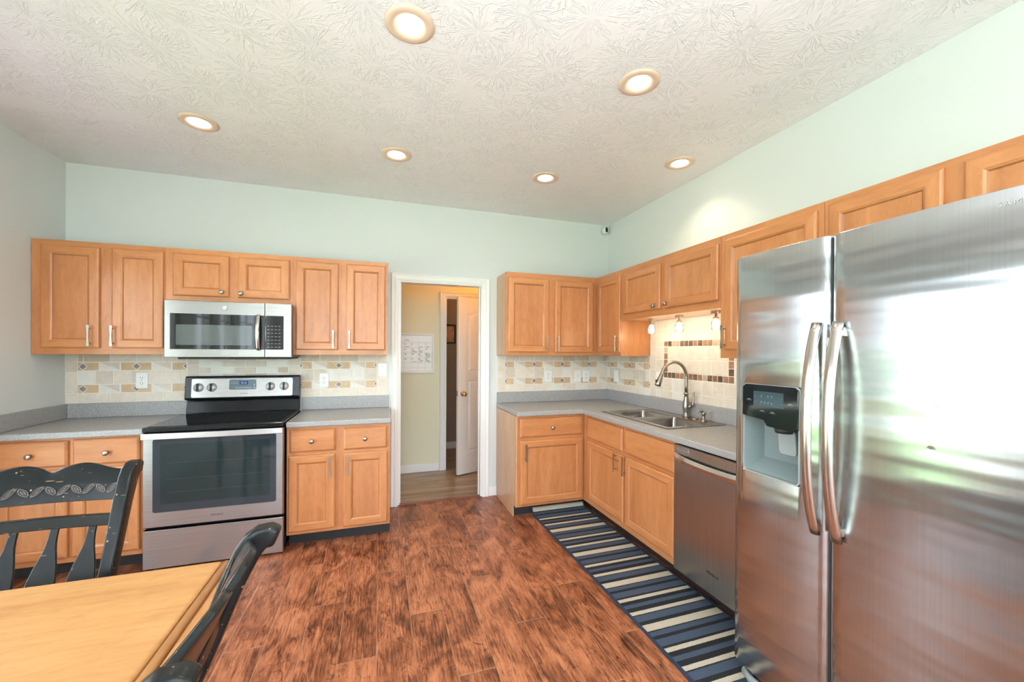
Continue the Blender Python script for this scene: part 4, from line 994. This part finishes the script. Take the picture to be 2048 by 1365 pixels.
# ------------------------------------------------------------------ mini pendant lights over the sink
def pendant(label, y):
    r = thing('pendant_light', label, 'light', (3.480, y, 1.705), 0)
    m = MB(); m.box(-0.016, 0.016, -0.030, 0.030, -0.017, -0.0); m.build('canopy', CHROME, r, bevel=0.002)
    MB().box(-0.006, 0.006, -0.006, 0.006, -0.040, -0.017).build('stem', CHROME, r)
    MB().lathe([(0.018, -0.056), (0.020, -0.050), (0.018, -0.040), (0.008, -0.038)], (0, 0, 0), 'z', 20).build('socket_cap', CHROME, r)
    j = MB(); j.lathe([(0.026, -0.126), (0.030, -0.124), (0.031, -0.075), (0.022, -0.060), (0.021, -0.054)], (0, 0, 0), 'z', 24)
    gl = j.build('jar_shade', JAR, r)
    MB().lathe([(0.020, -0.120), (0.0225, -0.117), (0.0225, -0.076), (0.012, -0.062)], (0, 0, 0), 'z', 20).build('bulb', PBULB, r)
    l = bpy.data.lights.new('pendant_lamp', 'POINT'); l.energy = 1.3; l.color = (1.0, 0.82, 0.56); l.shadow_soft_size = 0.03
    lo = bpy.data.objects.new('pendant_lamp', l); C.objects.link(lo); lo.location = (3.480, y, 1.705-0.145)
    return r
for y, lab in ((-0.985, 'small lit glass jar pendant under the cabinet, farthest left'), (-1.315, 'small lit glass jar pendant under the cabinet, middle one'), (-1.668, 'small lit glass jar pendant, nearest the tall cabinet')):
    pendant(lab, y)['group'] = 'pendant lights over the sink'

# ------------------------------------------------------------------ refrigerator
def fridge():
    XF = 2.80
    r = thing('refrigerator', 'large stainless side-by-side refrigerator with ice dispenser in its left door', 'refrigerator', (XF, -2.455, 0), -PI/2)
    # local: x along -world y, y = into cabinet (+world x)
    W_ = 0.965; ZT_, ZB_ = 1.835, 0.085; G = 0.3895
    MB().box(0.004, W_-0.004, 0.095, 0.830, 0.045, 1.815).build('refrigerator_body', GREYDK, r, bevel=0.006)
    MB().box(0.08, W_-0.02, 0.110, 0.150, 0.0, 0.05).build('base_grille', plain('grille_grey', (0.20, 0.21, 0.21), 0.5), r)
    def door(name, a, b, hole=None, bulge=0.011):
        nx, nz = 24, 8
        xs = sorted(set([round(a+(b-a)*i/nx, 5) for i in range(nx+1)]+([hole[0], hole[1]] if hole else [])))
        zs = sorted(set([round(ZB_+(ZT_-ZB_)*i/nz, 5) for i in range(nz+1)]+([hole[2], hole[3]] if hole else [])))
        def fy(x):
            u = (x-a)/(b-a)*2-1; return -bulge*(1-u*u) + bulge*0.9*max(0, abs(u)-0.93)/0.07*0.9
        bm = bmesh.new(); V = {}
        for i, x in enumerate(xs):
            for j, z in enumerate(zs): V[i, j] = bm.verts.new((x, fy(x), z))
        for i in range(len(xs)-1):
            for j in range(len(zs)-1):
                cx, cz = (xs[i]+xs[i+1])/2, (zs[j]+zs[j+1])/2
                if hole and hole[0] < cx < hole[1] and hole[2] < cz < hole[3]: continue
                f = bm.faces.new((V[i, j], V[i+1, j], V[i+1, j+1], V[i, j+1])); f.smooth = True
        for v in [v for v in bm.verts if not v.link_faces]: bm.verts.remove(v)
        bm.edges.ensure_lookup_table()
        be = [e for e in bm.edges if len(e.link_faces) == 1]
        ret = bmesh.ops.extrude_edge_only(bm, edges=be); nv = [g for g in ret['geom'] if isinstance(g, bmesh.types.BMVert)]
        for v in nv: v.co.y = 0.080
        # rear skin
        q = [bm.verts.new(p) for p in ((a, 0.080, ZB_), (b, 0.080, ZB_), (b, 0.080, ZT_), (a, 0.080, ZT_))]
        if not hole: bm.faces.new(q)
        bmesh.ops.recalc_face_normals(bm, faces=bm.faces)
        me = bpy.data.meshes.new(name); bm.to_mesh(me); bm.free(); me.materials.append(STEEL_FR)
        o = bpy.data.objects.new(name, me); C.objects.link(o); o.parent = r
        bv = o.modifiers.new('bevel', 'BEVEL'); bv.width = 0.006; bv.segments = 3; bv.limit_method = 'ANGLE'; bv.angle_limit = math.radians(60)
        return o
    hx0, hx1, hz0, hz1 = 0.052, 0.294, 0.926, 1.292
    d1 = door('freezer_door', 0.0, G-0.004, (hx0, hx1, hz0, hz1))
    d2 = door('fridge_door', G+0.004, W_, bulge=0.013)
    MB().box(G-0.0035, G+0.0035, 0.012, 0.080, ZB_, ZT_-0.01).build('door_seal', BLACKMAT, r)
    # handles
    for xc, dd in ((0.357, d1), (0.428, d2)):
        m = MB(); pts = []; n = 22
        for i in range(n+1):
            u = -1+2*i/n; pts.append((xc, -0.014-0.052*(1-abs(u)**2.4), 1.155+u*0.373))
        m.tube(pts, 0.0185, 14, flat=0.62, upv=(1, 0, 0))
        for z in (0.815, 1.495): m.box(xc-0.010, xc+0.010, -0.030, -0.004, z-0.014, z+0.014)
        m.build('door_handle', HANDLE_ST, dd)
    # dispenser
    ds = MB(); D = 0.075; pr = rrect(hx1-hx0+0.004, hz1-hz0+0.004, 0.016, 5, (hx0+hx1)/2, (hz0+hz1)/2); pi = rrect(hx1-hx0-0.006, hz1-hz0-0.006, 0.013, 5, (hx0+hx1)/2, (hz0+hz1)/2)
    def yy(p): 
        u = p[0]/(G-0.004)*2-1; return -0.011*(1-u*u)
    ds.rings([[(p[0], yy(p)+0.002, p[1]) for p in pr], [(p[0], yy(p)-0.0025, p[1]) for p in pr], [(p[0], yy(p)-0.0025, p[1]) for p in pi], [(p[0], 0.004, p[1]) for p in pi]], cap0=False, cap1=False)
    fr = ds.build('dispenser_frame', plain('dispenser_trim', (0.42, 0.47, 0.47), 0.25, 0.3), d1)
    cv = MB(); top = 1.165
    a = [(hx0+0.004, 0.0, hz0+0.004), (hx1-0.004, 0.0, hz0+0.004), (hx1-0.004, 0.0, top), (hx0+0.004, 0.0, top)]
    b = [(hx0+0.030, D, hz0+0.055), (hx1-0.030, D, hz0+0.055), (hx1-0.030, D, top), (hx0+0.030, D, top)]
    cv.rings([a, b], cap0=False); cv.build('dispenser_recess', plain('recess_grey', (0.20, 0.245, 0.25), 0.22), d1)
    cn = MB(); cn.prism([(hx0-0.0, 1.160), (0.150, 1.150), (0.165, 1.128), (0.270, 1.122), (hx1+0.0, 1.135), (hx1+0.0, 1.280), (hx1-0.014, hz1), (hx0+0.014, hz1), (hx0+0.0, 1.280)], -0.0155, 0.02)
    cp = cn.build('dispenser_panel', plain('panel_gloss_black', (0.012, 0.014, 0.015), 0.06), d1, bevel=0.003)
    MB().box(0.106, 0.236, -0.0162, -0.0155, 1.206, 1.266).build('touch_display', plain('display_dark', (0.045, 0.075, 0.09), 0.12), cp)
    leg = plain('legend_grey_white', (0.20, 0.25, 0.27), 0.4); ic = MB()
    for (u, v) in ((0.142, 1.248), (0.171, 1.249), (0.187, 1.249), (0.142, 1.224), (0.157, 1.223), (0.172, 1.223), (0.187, 1.222)):
        ic.prism(rrect(0.0042, 0.0042, 0.0015, 2, u, v), -0.0165, -0.0162); ic.box(u-0.004, u+0.004, -0.0165, -0.0162, v-0.0062, v-0.0054)
    for (u, v) in ((0.112, 1.243), (0.116, 1.222), (0.226, 1.243), (0.226, 1.221)): ic.box(u-0.003, u+0.004, -0.0165, -0.0162, v, v+0.0008)
    o = ic.build('display_icons', leg, cp); o['kind'] = 'stuff'
    for (u, v) in ((0.085, 1.228), (0.146, 1.187), (0.190, 1.185), (0.262, 1.226)):
        ic = MB(); ic.box(u-0.013, u+0.013, -0.0158, -0.0155, v-0.003, v-0.0022); ic.box(u-0.007, u+0.007, -0.0158, -0.0155, v, v+0.0026); ic.build('touch_legend', leg, cp)
    MB().lathe([(0.030, 1.108), (0.034, 1.128)], (0.212, 0.020, 0), 'z', 20).build('nozzle', BLACKMAT, cp)
    pd = MB(); pd.rings([[(p[0], 0.030+(1.12-p[1])*0.10, p[1]) for p in rrect(0.070, 0.100, 0.014, 5, 0.212, 1.070)], [(p[0], 0.038+(1.12-p[1])*0.10, p[1]) for p in rrect(0.070, 0.100, 0.014, 5, 0.212, 1.070)]])
    pd.build('paddle', plain('clear_grey_plastic', (0.55, 0.62, 0.62), 0.08, 0.0, Transmission_Weight=0.45), d1)
    text('maker_lettering', 'SAMSUNG', 0.0185, plain('lettering_grey', (0.45, 0.46, 0.46), 0.4, 0.4), d2, (0.793, -0.0115, 1.790), (PI/2, 0, 0.016), depth=0.0004, spc=1.35)
    # dents
    f = MB(); f.tube([(0.010, 0.085, 0.020), (0.02, 0.040, 0.022), (0.06, 0.028, 0.022), (0.20, 0.028, 0.022), (0.5, 0.028, 0.022)], 0.020, 8, flat=0.5)
    f.build('foot_cover', GREYPL, r)
fridge()

# ------------------------------------------------------------------ rug
def rug():
    W_ = 0.517
    r = thing('runner_rug', 'long blue, black and cream striped runner rug on the floor before the sink', 'rug', (2.834, 0, 0.0), 0.006)
    prof = [(-2.505, 0.0), (-0.72, 0.0), (-0.64, 0.001), (-0.585, 0.004), (-0.558, 0.011), (-0.545, 0.024), (-0.534, 0.040), (-0.526, 0.050)]   # far end turned up against the toe kick
    def strip(x0, x1, t0, t1, ya=0.0, yb=0.0):
        m = MB(); P = [Vector((0, y, z)) for y, z in prof]; P[0].y += ya; P[-1].z -= yb; rings = []
        for i, p in enumerate(P):
            d = (P[min(i+1, len(P)-1)]-P[max(i-1, 0)]).normalized(); n = Vector((0, -d.z, d.y))
            a, b_ = p+n*t0, p+n*t1
            rings.append([(x0, a.y, a.z), (x1, a.y, a.z), (x1, b_.y, b_.z), (x0, b_.y, b_.z)])
        return m.rings(rings)
    strip(-W_/2+0.012, W_/2-0.012, 0.0006, 0.010, 0.010, 0.008).build('pile', rug_mat(-0.535), r)
    e = MB()
    for a, b_ in ((-W_/2, -W_/2+0.0125), (W_/2-0.0125, W_/2)):
        q = strip(a, b_, 0.0006, 0.0115); n = len(e.v); e.v += q.v; e.f += [tuple(n+i for i in f) for f in q.f]; e.m += q.m; e.s += q.s
    e.box(-W_/2+0.012, W_/2-0.012, -2.507, -2.494, 0.0006, 0.0115)
    e.build('binding', plain('navy_binding', (0.018, 0.035, 0.07), 0.9), r)
rug()

# ------------------------------------------------------------------ table
def table():
    r = thing('dining_table', 'honey maple drop-leaf dining table in the near left corner', 'table', (0.245, -2.99, 0))
    X0, X1, Y0, Y1 = -0.62, 0.600, -0.64, 0.642
    m = MB(); m.box(X0, X1, Y0, Y1, 0.732, 0.76); m.build('tabletop', TBL, r, bevel=0.008, seg=3)
    m = MB(); m.tube([(X1+0.0125, Y0, 0.748), (X1+0.0125, Y1, 0.748)], 0.011, 12); m.build('edge_bead', TBLY, r)
    m = MB(); m.box(X1+0.0255, X1+0.0615, Y0, Y1, 0.728, 0.752); m.box(X1+0.036, X1+0.056, Y0+0.0, Y1, 0.64, 0.728); m.build('drop_leaf', TBLY, r, bevel=0.008, seg=3)
    m = MB(); m.box(X0+0.08, X1-0.08, Y0+0.08, Y0+0.10, 0.64, 0.732); m.box(X0+0.08, X1-0.08, Y1-0.10, Y1-0.08, 0.64, 0.732); m.box(X0+0.08, X0+0.10, Y0+0.1, Y1-0.1, 0.64, 0.732); m.box(X1-0.10, X1-0.08, Y0+0.1, Y1-0.1, 0.64, 0.732)
    m.build('apron', CHAIRM, r)
    for a in (X0+0.11, X1-0.11):
        for b_ in (Y0+0.11, Y1-0.11):
            MB().lathe([(0.018, 0), (0.024, 0.05), (0.028, 0.30), (0.034, 0.50), (0.022, 0.54), (0.034, 0.57), (0.034, 0.64)], (a, b_, 0), 'z', 16).build('leg', CHAIRM, r)
table()

# ------------------------------------------------------------------ chairs
def chair():
    r = thing('dining_chair', 'black painted wooden dining chair with carved crest rail, facing the camera over the table', 'chair', (0.247, -2.437, 0), 0)
    HW = 0.222
    def py(z):   # rearward curve of the back posts
        pts = [(0.0, 0.235), (0.46, 0.195), (0.60, 0.235), (0.76, 0.300), (0.90, 0.352), (1.00, 0.398), (1.05, 0.432)]
        for (a, ya), (b_, yb) in zip(pts, pts[1:]):
            if z <= b_: return ya+(yb-ya)*(z-a)/(b_-a)
        return pts[-1][1]
    # seat
    m = MB(); sr = rrect(0.46, 0.43, 0.05, 5); m.rings([[(p[0], p[1]-0.01, 0.435) for p in sr], [(p[0]*1.03, p[1]*1.03-0.01, 0.448) for p in sr], [(p[0], p[1]-0.01, 0.462) for p in sr], [(p[0]*0.8, p[1]*0.8-0.01, 0.455) for p in sr]], smooth=True)
    m.build('seat', CHAIRM, r)
    for s in (-1, 1):
        MB().lathe([(0.014, 0), (0.019, 0.04), (0.016, 0.08), (0.022, 0.20), (0.024, 0.33), (0.016, 0.36), (0.022, 0.38), (0.020, 0.436)], (s*0.19, -0.175, 0), 'z', 14).build('leg', CHAIRM, r)
        zs = [0.0, 0.2, 0.46, 0.56, 0.66, 0.76, 0.84, 0.90, 0.935, 0.965]
        path = [(s*HW, py(z), z) for z in zs]+[(s*HW, 0.394, 0.983), (s*HW, 0.408, 0.994), (s*HW, 0.425, 0.997), (s*HW, 0.441, 0.991)]
        # rectangular section post
        m = MB(); rings = []; wd = [0.016]*3+[0.017, 0.018, 0.019, 0.0195, 0.020, 0.020, 0.020, 0.020, 0.020, 0.020, 0.019]; th = [0.016, 0.018, 0.020, 0.021, 0.022, 0.023, 0.024, 0.025, 0.026, 0.027, 0.027, 0.026, 0.024, 0.020]
        P = [Vector(p) for p in path]
        for i, p in enumerate(P):
            d = (P[min(i+1, len(P)-1)]-P[max(i-1, 0)]).normalized(); a = Vector((1, 0, 0)); b_ = d.cross(a).normalized()
            rings.append([p-a*wd[i]-b_*th[i], p+a*wd[i]-b_*th[i], p+a*wd[i]+b_*th[i], p-a*wd[i]+b_*th[i]])
        m.rings(rings, smooth=True); m.build('back_post', CHAIRM, r, bevel=0.008, seg=4, angle=40)
    # crest rail
    m = MB(); n = 48; w_ = HW-0.012; rings = []
    def top(u):
        a = abs(u); hump = 0.025*math.exp(-((a-0.40)/0.36)**2); dip = -0.007*math.exp(-(a/0.10)**2)
        return 0.998+hump+dip
    yf = lambda u, z: py(z)-0.010 + 0.020*(1-u*u)
    for i in range(n+1):
        u = -1+2*i/n; x = u*w_; zt = top(u); zb = 0.908
        rings.append([(x, yf(u, zb)-0.011, zb), (x, yf(u, (zt+zb)/2)-0.011, (zt+zb)/2), (x, yf(u, zt)-0.009, zt-0.006), (x, yf(u, zt), zt), (x, yf(u, zt)+0.010, zt-0.006), (x, yf(u, (zt+zb)/2)+0.011, (zt+zb)/2), (x, yf(u, zb)+0.011, zb)])
    m.rings(rings, smooth=True); cr = m.build('crest_rail', CHAIRM, r, bevel=0.002)
    lf, lo_ = MB(), MB()
    def on(u_x, z, h=0.0): u = u_x/w_; return (u_x, yf(u, z)-0.011-h, z)
    def leaf(cx, cz, ang, L=0.0235, Wf=0.0100):
        ca, sa = math.cos(ang), math.sin(ang)
        def P(k, h):
            pts = []
            for i in range(20):
                t_ = i/20*2*PI; uu = math.cos(t_); vv = math.sin(t_)*(1-abs(uu)**2.2*0.55)
                a, b_ = uu*L*k, (vv*Wf + 0.0022*math.sin(uu*2.2))*k; pts.append(on(cx+a*ca-b_*sa, cz+a*sa+b_*ca, h))
            return pts
        n = len(lf.v); q = P(0.95, 0.0012); lf.v += q; lf.quad(range(n, n+len(q)))
        for k in (1.0, 0.58): q = P(k, 0.0014); lo_.tube(q+[q[0]], 0.0011, 5, cap=False)
        lo_.tube([on(cx-L*0.6*ca, cz-L*0.6*sa, 0.0015), on(cx+L*0.6*ca, cz+L*0.6*sa, 0.0015)], 0.0008, 5)
    k = 0; x = -w_+0.022
    while x < w_-0.016:
        leaf(x, 0.945, 0.62 if k % 2 else -0.80)
        cc = on(x+0.0165, 0.945+(0.013 if k % 2 else -0.013), 0.001)
        lo_.tube([(cc[0]+0.0040*math.cos(t_*PI/4), cc[1], cc[2]+0.0035*math.sin(t_*PI/4)) for t_ in range(9)], 0.0010, 5, cap=False)
        x += 0.0345; k += 1
    lf.build('leaf_carving', CARVE, cr); lo_.build('carved_outline', plain('carved_dark_line', (0.008, 0.008, 0.008), 0.5), cr)
    # lower back rail
    m = MB(); rings = []
    for i in range(17):
        u = -1+2*i/16; x = u*w_; y0_ = py(0.845)-0.006+0.018*(1-u*u)
        rings.append([(x, y0_-0.012, 0.828), (x, y0_+0.010, 0.828), (x, y0_+0.014, 0.864), (x, y0_-0.008, 0.864)])
    m.rings(rings); m.build('back_rail', CHAIRM, r, bevel=0.003)
    for c in (-0.153, -0.051, 0.051, 0.153):
        prof = [(0.46, 0.018), (0.50, 0.023), (0.54, 0.030), (0.58, 0.036), (0.62, 0.0395), (0.66, 0.0385), (0.69, 0.0345), (0.72, 0.029), (0.745, 0.022), (0.765, 0.0165), (0.785, 0.0128), (0.805, 0.0112), (0.835, 0.0105)]
        m = MB(); rings = []
        for z, hw in prof:
            u = c/w_; y0_ = py(z)-0.004+0.016*(1-u*u)*min(1, (z-0.46)/0.3)
            rings.append([(c-hw, y0_-0.005, z), (c+hw, y0_-0.005, z), (c+hw, y0_+0.006, z), (c-hw, y0_+0.006, z)])
        m.rings(rings); m.build('splat', CHAIRM, r, bevel=0.003)
    for s in (-1, 1): MB().tube([(s*0.19, -0.175, 0.17), (s*0.213, 0.20, 0.19)], 0.010, 10).build('stretcher', CHAIRM, r)
    MB().tube([(-0.19, -0.175, 0.24), (0.19, -0.175, 0.24)], 0.012, 10).build('stretcher', CHAIRM, r)
    return r
ch = chair()
dup(ch, (0.650, -3.000, 0), -PI/2, 'black painted wooden dining chair at the table end, seen along its back from behind')

# ------------------------------------------------------------------ downlights
def downlight(label, x, y):
    r = thing('recessed_light', label, 'ceiling light', (x, y, CZ), 0, 'recessed ceiling lights')
    m = MB(); m.lathe([(0.102, 0.0), (0.102, -0.004), (0.090, -0.009), (0.072, -0.010), (0.058, -0.004), (0.054, -0.0005)], (0, 0, 0), 'z', 40)
    m.build('trim_ring', plain('warm_white_trim', (0.74, 0.58, 0.45), 0.5), r)
    MB().lathe([(0.0, -0.012), (0.045, -0.0105), (0.057, -0.0045)], (0, 0, 0), 'z', 32).build('lens', BULB, r)
    l = bpy.data.lights.new('downlight_lamp', 'SPOT'); l.energy = 14; l.color = (1.0, 0.83, 0.60); l.spot_size = math.radians(125); l.spot_blend = 0.7; l.shadow_soft_size = 0.05
    lo = bpy.data.objects.new('downlight_lamp', l); C.objects.link(lo); lo.location = (x, y, CZ-0.03)
for (x, y, lab) in ((1.427, -2.085, 'largest round recessed light at the top centre of the ceiling, nearest the camera'),
    (0.273, -0.935, 'round recessed light on the left of the ceiling, above the microwave'),
    (2.557, -2.085, 'round recessed light on the right half of the ceiling, second nearest the camera'),
    (1.418, -0.908, 'round recessed light in the middle of the row, in front of the hall doorway'),
    (2.543, -0.900, 'smallest round recessed light, right of centre near the far wall'),
    (3.367, -1.442, 'round recessed light close to the right wall, above the sink')): downlight(lab, x, y)

# ------------------------------------------------------------------ security camera
def seccam():
    r = thing('security_camera', 'small white security camera with black lens face high in the wall corner', 'camera', (3.592, -0.055, 2.722), 0.15)
    m = MB(); m.rings([[(p[0]*s, y, p[1]*s) for p in rrect(0.050, 0.072, 0.0245, 6)] for y, s in ((0.030, 0.6), (0.022, 0.95), (-0.018, 1.0), (-0.026, 0.93))], smooth=True); m.build('housing', PLASTIC, r)
    m = MB(); m.prism(rrect(0.032, 0.054, 0.0158, 6), -0.0285, -0.0255); f = m.build('lens_face', BLACKGLOSS, r)
    MB().lathe([(0.010, -0.0300), (0.011, -0.0285)], (0, 0, 0.008), 'y', 16).build('lens', plain('lens_glass', (0.06, 0.06, 0.06), 0.1), f)
    MB().tube([(0.0, 0.026, 0), (0.01, 0.05, -0.005)], 0.008, 10).build('mount', PLASTIC, r)
seccam()

# ------------------------------------------------------------------ hall: calendar board and picture
def calendar():
    r = thing('calendar_board', 'white framed dry-erase calendar with handwriting on the hall wall', 'calendar', (1.62, 0.9995, 1.398))
    W_, H_ = 0.61, 0.464; e = 0.026
    f = MB(); a, b_ = W_/2, H_/2
    def R(d, y): return [(-a+d, y, -b_+d), (a-d, y, -b_+d), (a-d, y, b_-d), (-a+d, y, b_-d)]
    f.rings([R(0, 0), R(0, -0.016), R(0.006, -0.020), R(e-0.006, -0.018), R(e, -0.008)], cap0=False, cap1=False); f.build('frame', WHITE, r)
    bd = MB().box(-a+0.01, a-0.01, -0.009, -0.004, -b_+0.01, b_-0.01).build('writing_surface', plain('dry_erase_white', (0.80, 0.80, 0.80), 0.25), r)
    g = MB(); cols = [-a+e+0.081*i for i in range(8)]; x0_, x1_ = cols[0], a-e
    cols = [x0_+(x1_-x0_)*i/7 for i in range(8)]; rows = [-b_+e+0.058*i for i in range(7)]
    rows = [-0.170, -0.112, -0.054, 0.004, 0.062, 0.120, 0.134]
    ln = plain('grid_grey', (0.35, 0.35, 0.36), 0.5); ink = plain('marker_ink', (0.02, 0.02, 0.03), 0.5)
    for c in cols[1:-1]: g.box(c-0.0008, c+0.0008, -0.0096, -0.009, -b_+e, 0.134)
    for z in rows: g.box(x0_, x1_, -0.0096, -0.009, z-0.0008, z+0.0008)
    g.build('grid_lines', ln, bd)
    nums = ['1', '2', '3', '4', '5', '6', '7', '8', '9', '10', '11', '12', '13', '14', '15', '16', '17', '18', '19', '20', '21', '22', '23', '24', '25', '26', '27', '28']
    lines = ''
    for k, s in enumerate(nums):
        i, j = k % 7, k//7
        if i < 2: continue
        text('date', s, 0.020, ink, bd, (cols[i]+0.004, -0.0098, rows[5-j]-0.020), (PI/2, 0, 0), shear=0.2, bold=0.0004)
    rg = random.Random(3); w_ = MB()
    def scrib(x, z, L):
        pts = []; n = int(L/0.0022)
        for i in range(n): pts.append((x+i*0.0022, -0.0100, z+rg.choice((-1, 1))*rg.uniform(0.0010, 0.0060)))
        w_.tube(pts, 0.0013, 4, upv=(0, 1, 0))
    for (i, j, L, dz) in ((3, 0, 0.055, 0.045), (5, 0, 0.045, 0.045), (6, 0, 0.045, 0.045), (4, 1, 0.045, 0.033), (4, 1, 0.06, 0.046), (5, 1, 0.05, 0.033), (5, 1, 0.045, 0.047), (2, 2, 0.05, 0.03), (4, 2, 0.03, 0.013), (5, 2, 0.04, 0.034),
        (6, 2, 0.05, 0.012), (6, 2, 0.065, 0.024), (6, 2, 0.06, 0.038), (6, 2, 0.045, 0.050), (4, 3, 0.06, 0.046), (5, 3, 0.055, 0.028), (5, 3, 0.045, 0.044), (6, 3, 0.05, 0.030), (6, 3, 0.06, 0.046)):
        scrib(cols[i]+0.008, rows[5-j]-dz, L)
    scrib(cols[3]+0.004, 0.152, 0.06)
    w_.build('handwriting', ink, bd)
    MB().lathe([(0.013, -0.016), (0.013, -0.009)], (-0.085, 0, -0.045), 'y', 20).build('magnet', plain('teal_magnet', (0.02, 0.22, 0.35), 0.4), bd)
calendar()
r = thing('framed_picture', 'dark framed orange-brown picture on the far wall behind the ajar door', 'picture', (2.235, 2.039, 1.675))
m = MB()
def RR(d, y): return [(-0.135+d, y, -0.14+d), (0.135-d, y, -0.14+d), (0.135-d, y, 0.14-d), (-0.135+d, y, 0.14-d)]
m.rings([RR(0, 0), RR(0, -0.02), RR(0.022, -0.018), RR(0.024, -0.008)], cap1=False); m.build('frame', BLACKMAT, r)
mt, tt, bb = nt('picture_print'); nn = noise(tt, coords(tt), 14, 3, 0.5); tt.links.new(ramp(tt, nn, [(0.35, (0.55, 0.24, 0.12)), (0.65, (0.75, 0.48, 0.30))]), bb.inputs['Base Color'])
MB().box(-0.113, 0.113, -0.010, -0.006, -0.118, 0.118).build('print', mt, r)

# hall lamp over an added bowl, and a dim one in the back room
def flush(label, x, y, e, col):
    r = thing('flush_ceiling_light', label, 'ceiling light', (x, y, 2.6))
    MB().lathe([(0.15, 0.0), (0.15, -0.02), (0.14, -0.025)], (0, 0, 0), 'z', 32).build('base', NICKEL, r)
    MB().lathe([(0.0, -0.09), (0.08, -0.075), (0.13, -0.04), (0.138, -0.026)], (0, 0, 0), 'z', 32).build('dome', emit('dome_glow', (1.0, 0.55, 0.20), 2.0), r)
    l = bpy.data.lights.new('hall_lamp', 'POINT'); l.energy = e; l.color = col; l.shadow_soft_size = 0.1
    lo = bpy.data.objects.new('hall_lamp', l); C.objects.link(lo); lo.location = (x, y, 2.47)
def uplight(x, y):
    r = thing('added_bowl_uplight', 'opaque bowl uplight added unseen in the hall to keep its glow high', 'ceiling light', (x, y, 2.6))
    MB().lathe([(0.05, 0.0), (0.05, -0.02), (0.006, -0.025), (0.006, -0.36)], (0, 0, 0), 'z', 20).build('stem', NICKEL, r)
    m = MB(); m.rings([[(q*math.cos(2*PI*k/32), q*math.sin(2*PI*k/32), z) for k in range(32)] for q, z in ((0.02, -0.36), (0.10, -0.345), (0.15, -0.30), (0.156, -0.30), (0.104, -0.352), (0.02, -0.368))], smooth=True); m.build('bowl', NICKEL, r)  # unseen bowl added to keep the warm light off the lower walls
    l = bpy.data.lights.new('hall_lamp', 'POINT'); l.energy = 42; l.color = (1.0, 0.36, 0.06); l.shadow_soft_size = 0.03
    lo = bpy.data.objects.new('hall_lamp', l); C.objects.link(lo); lo.location = (x, y-0.04, 2.335)
uplight(2.95, 0.50)
flush('dome ceiling light in the room behind the ajar door', 2.7, 1.6, 6, (1.0, 0.45, 0.15))
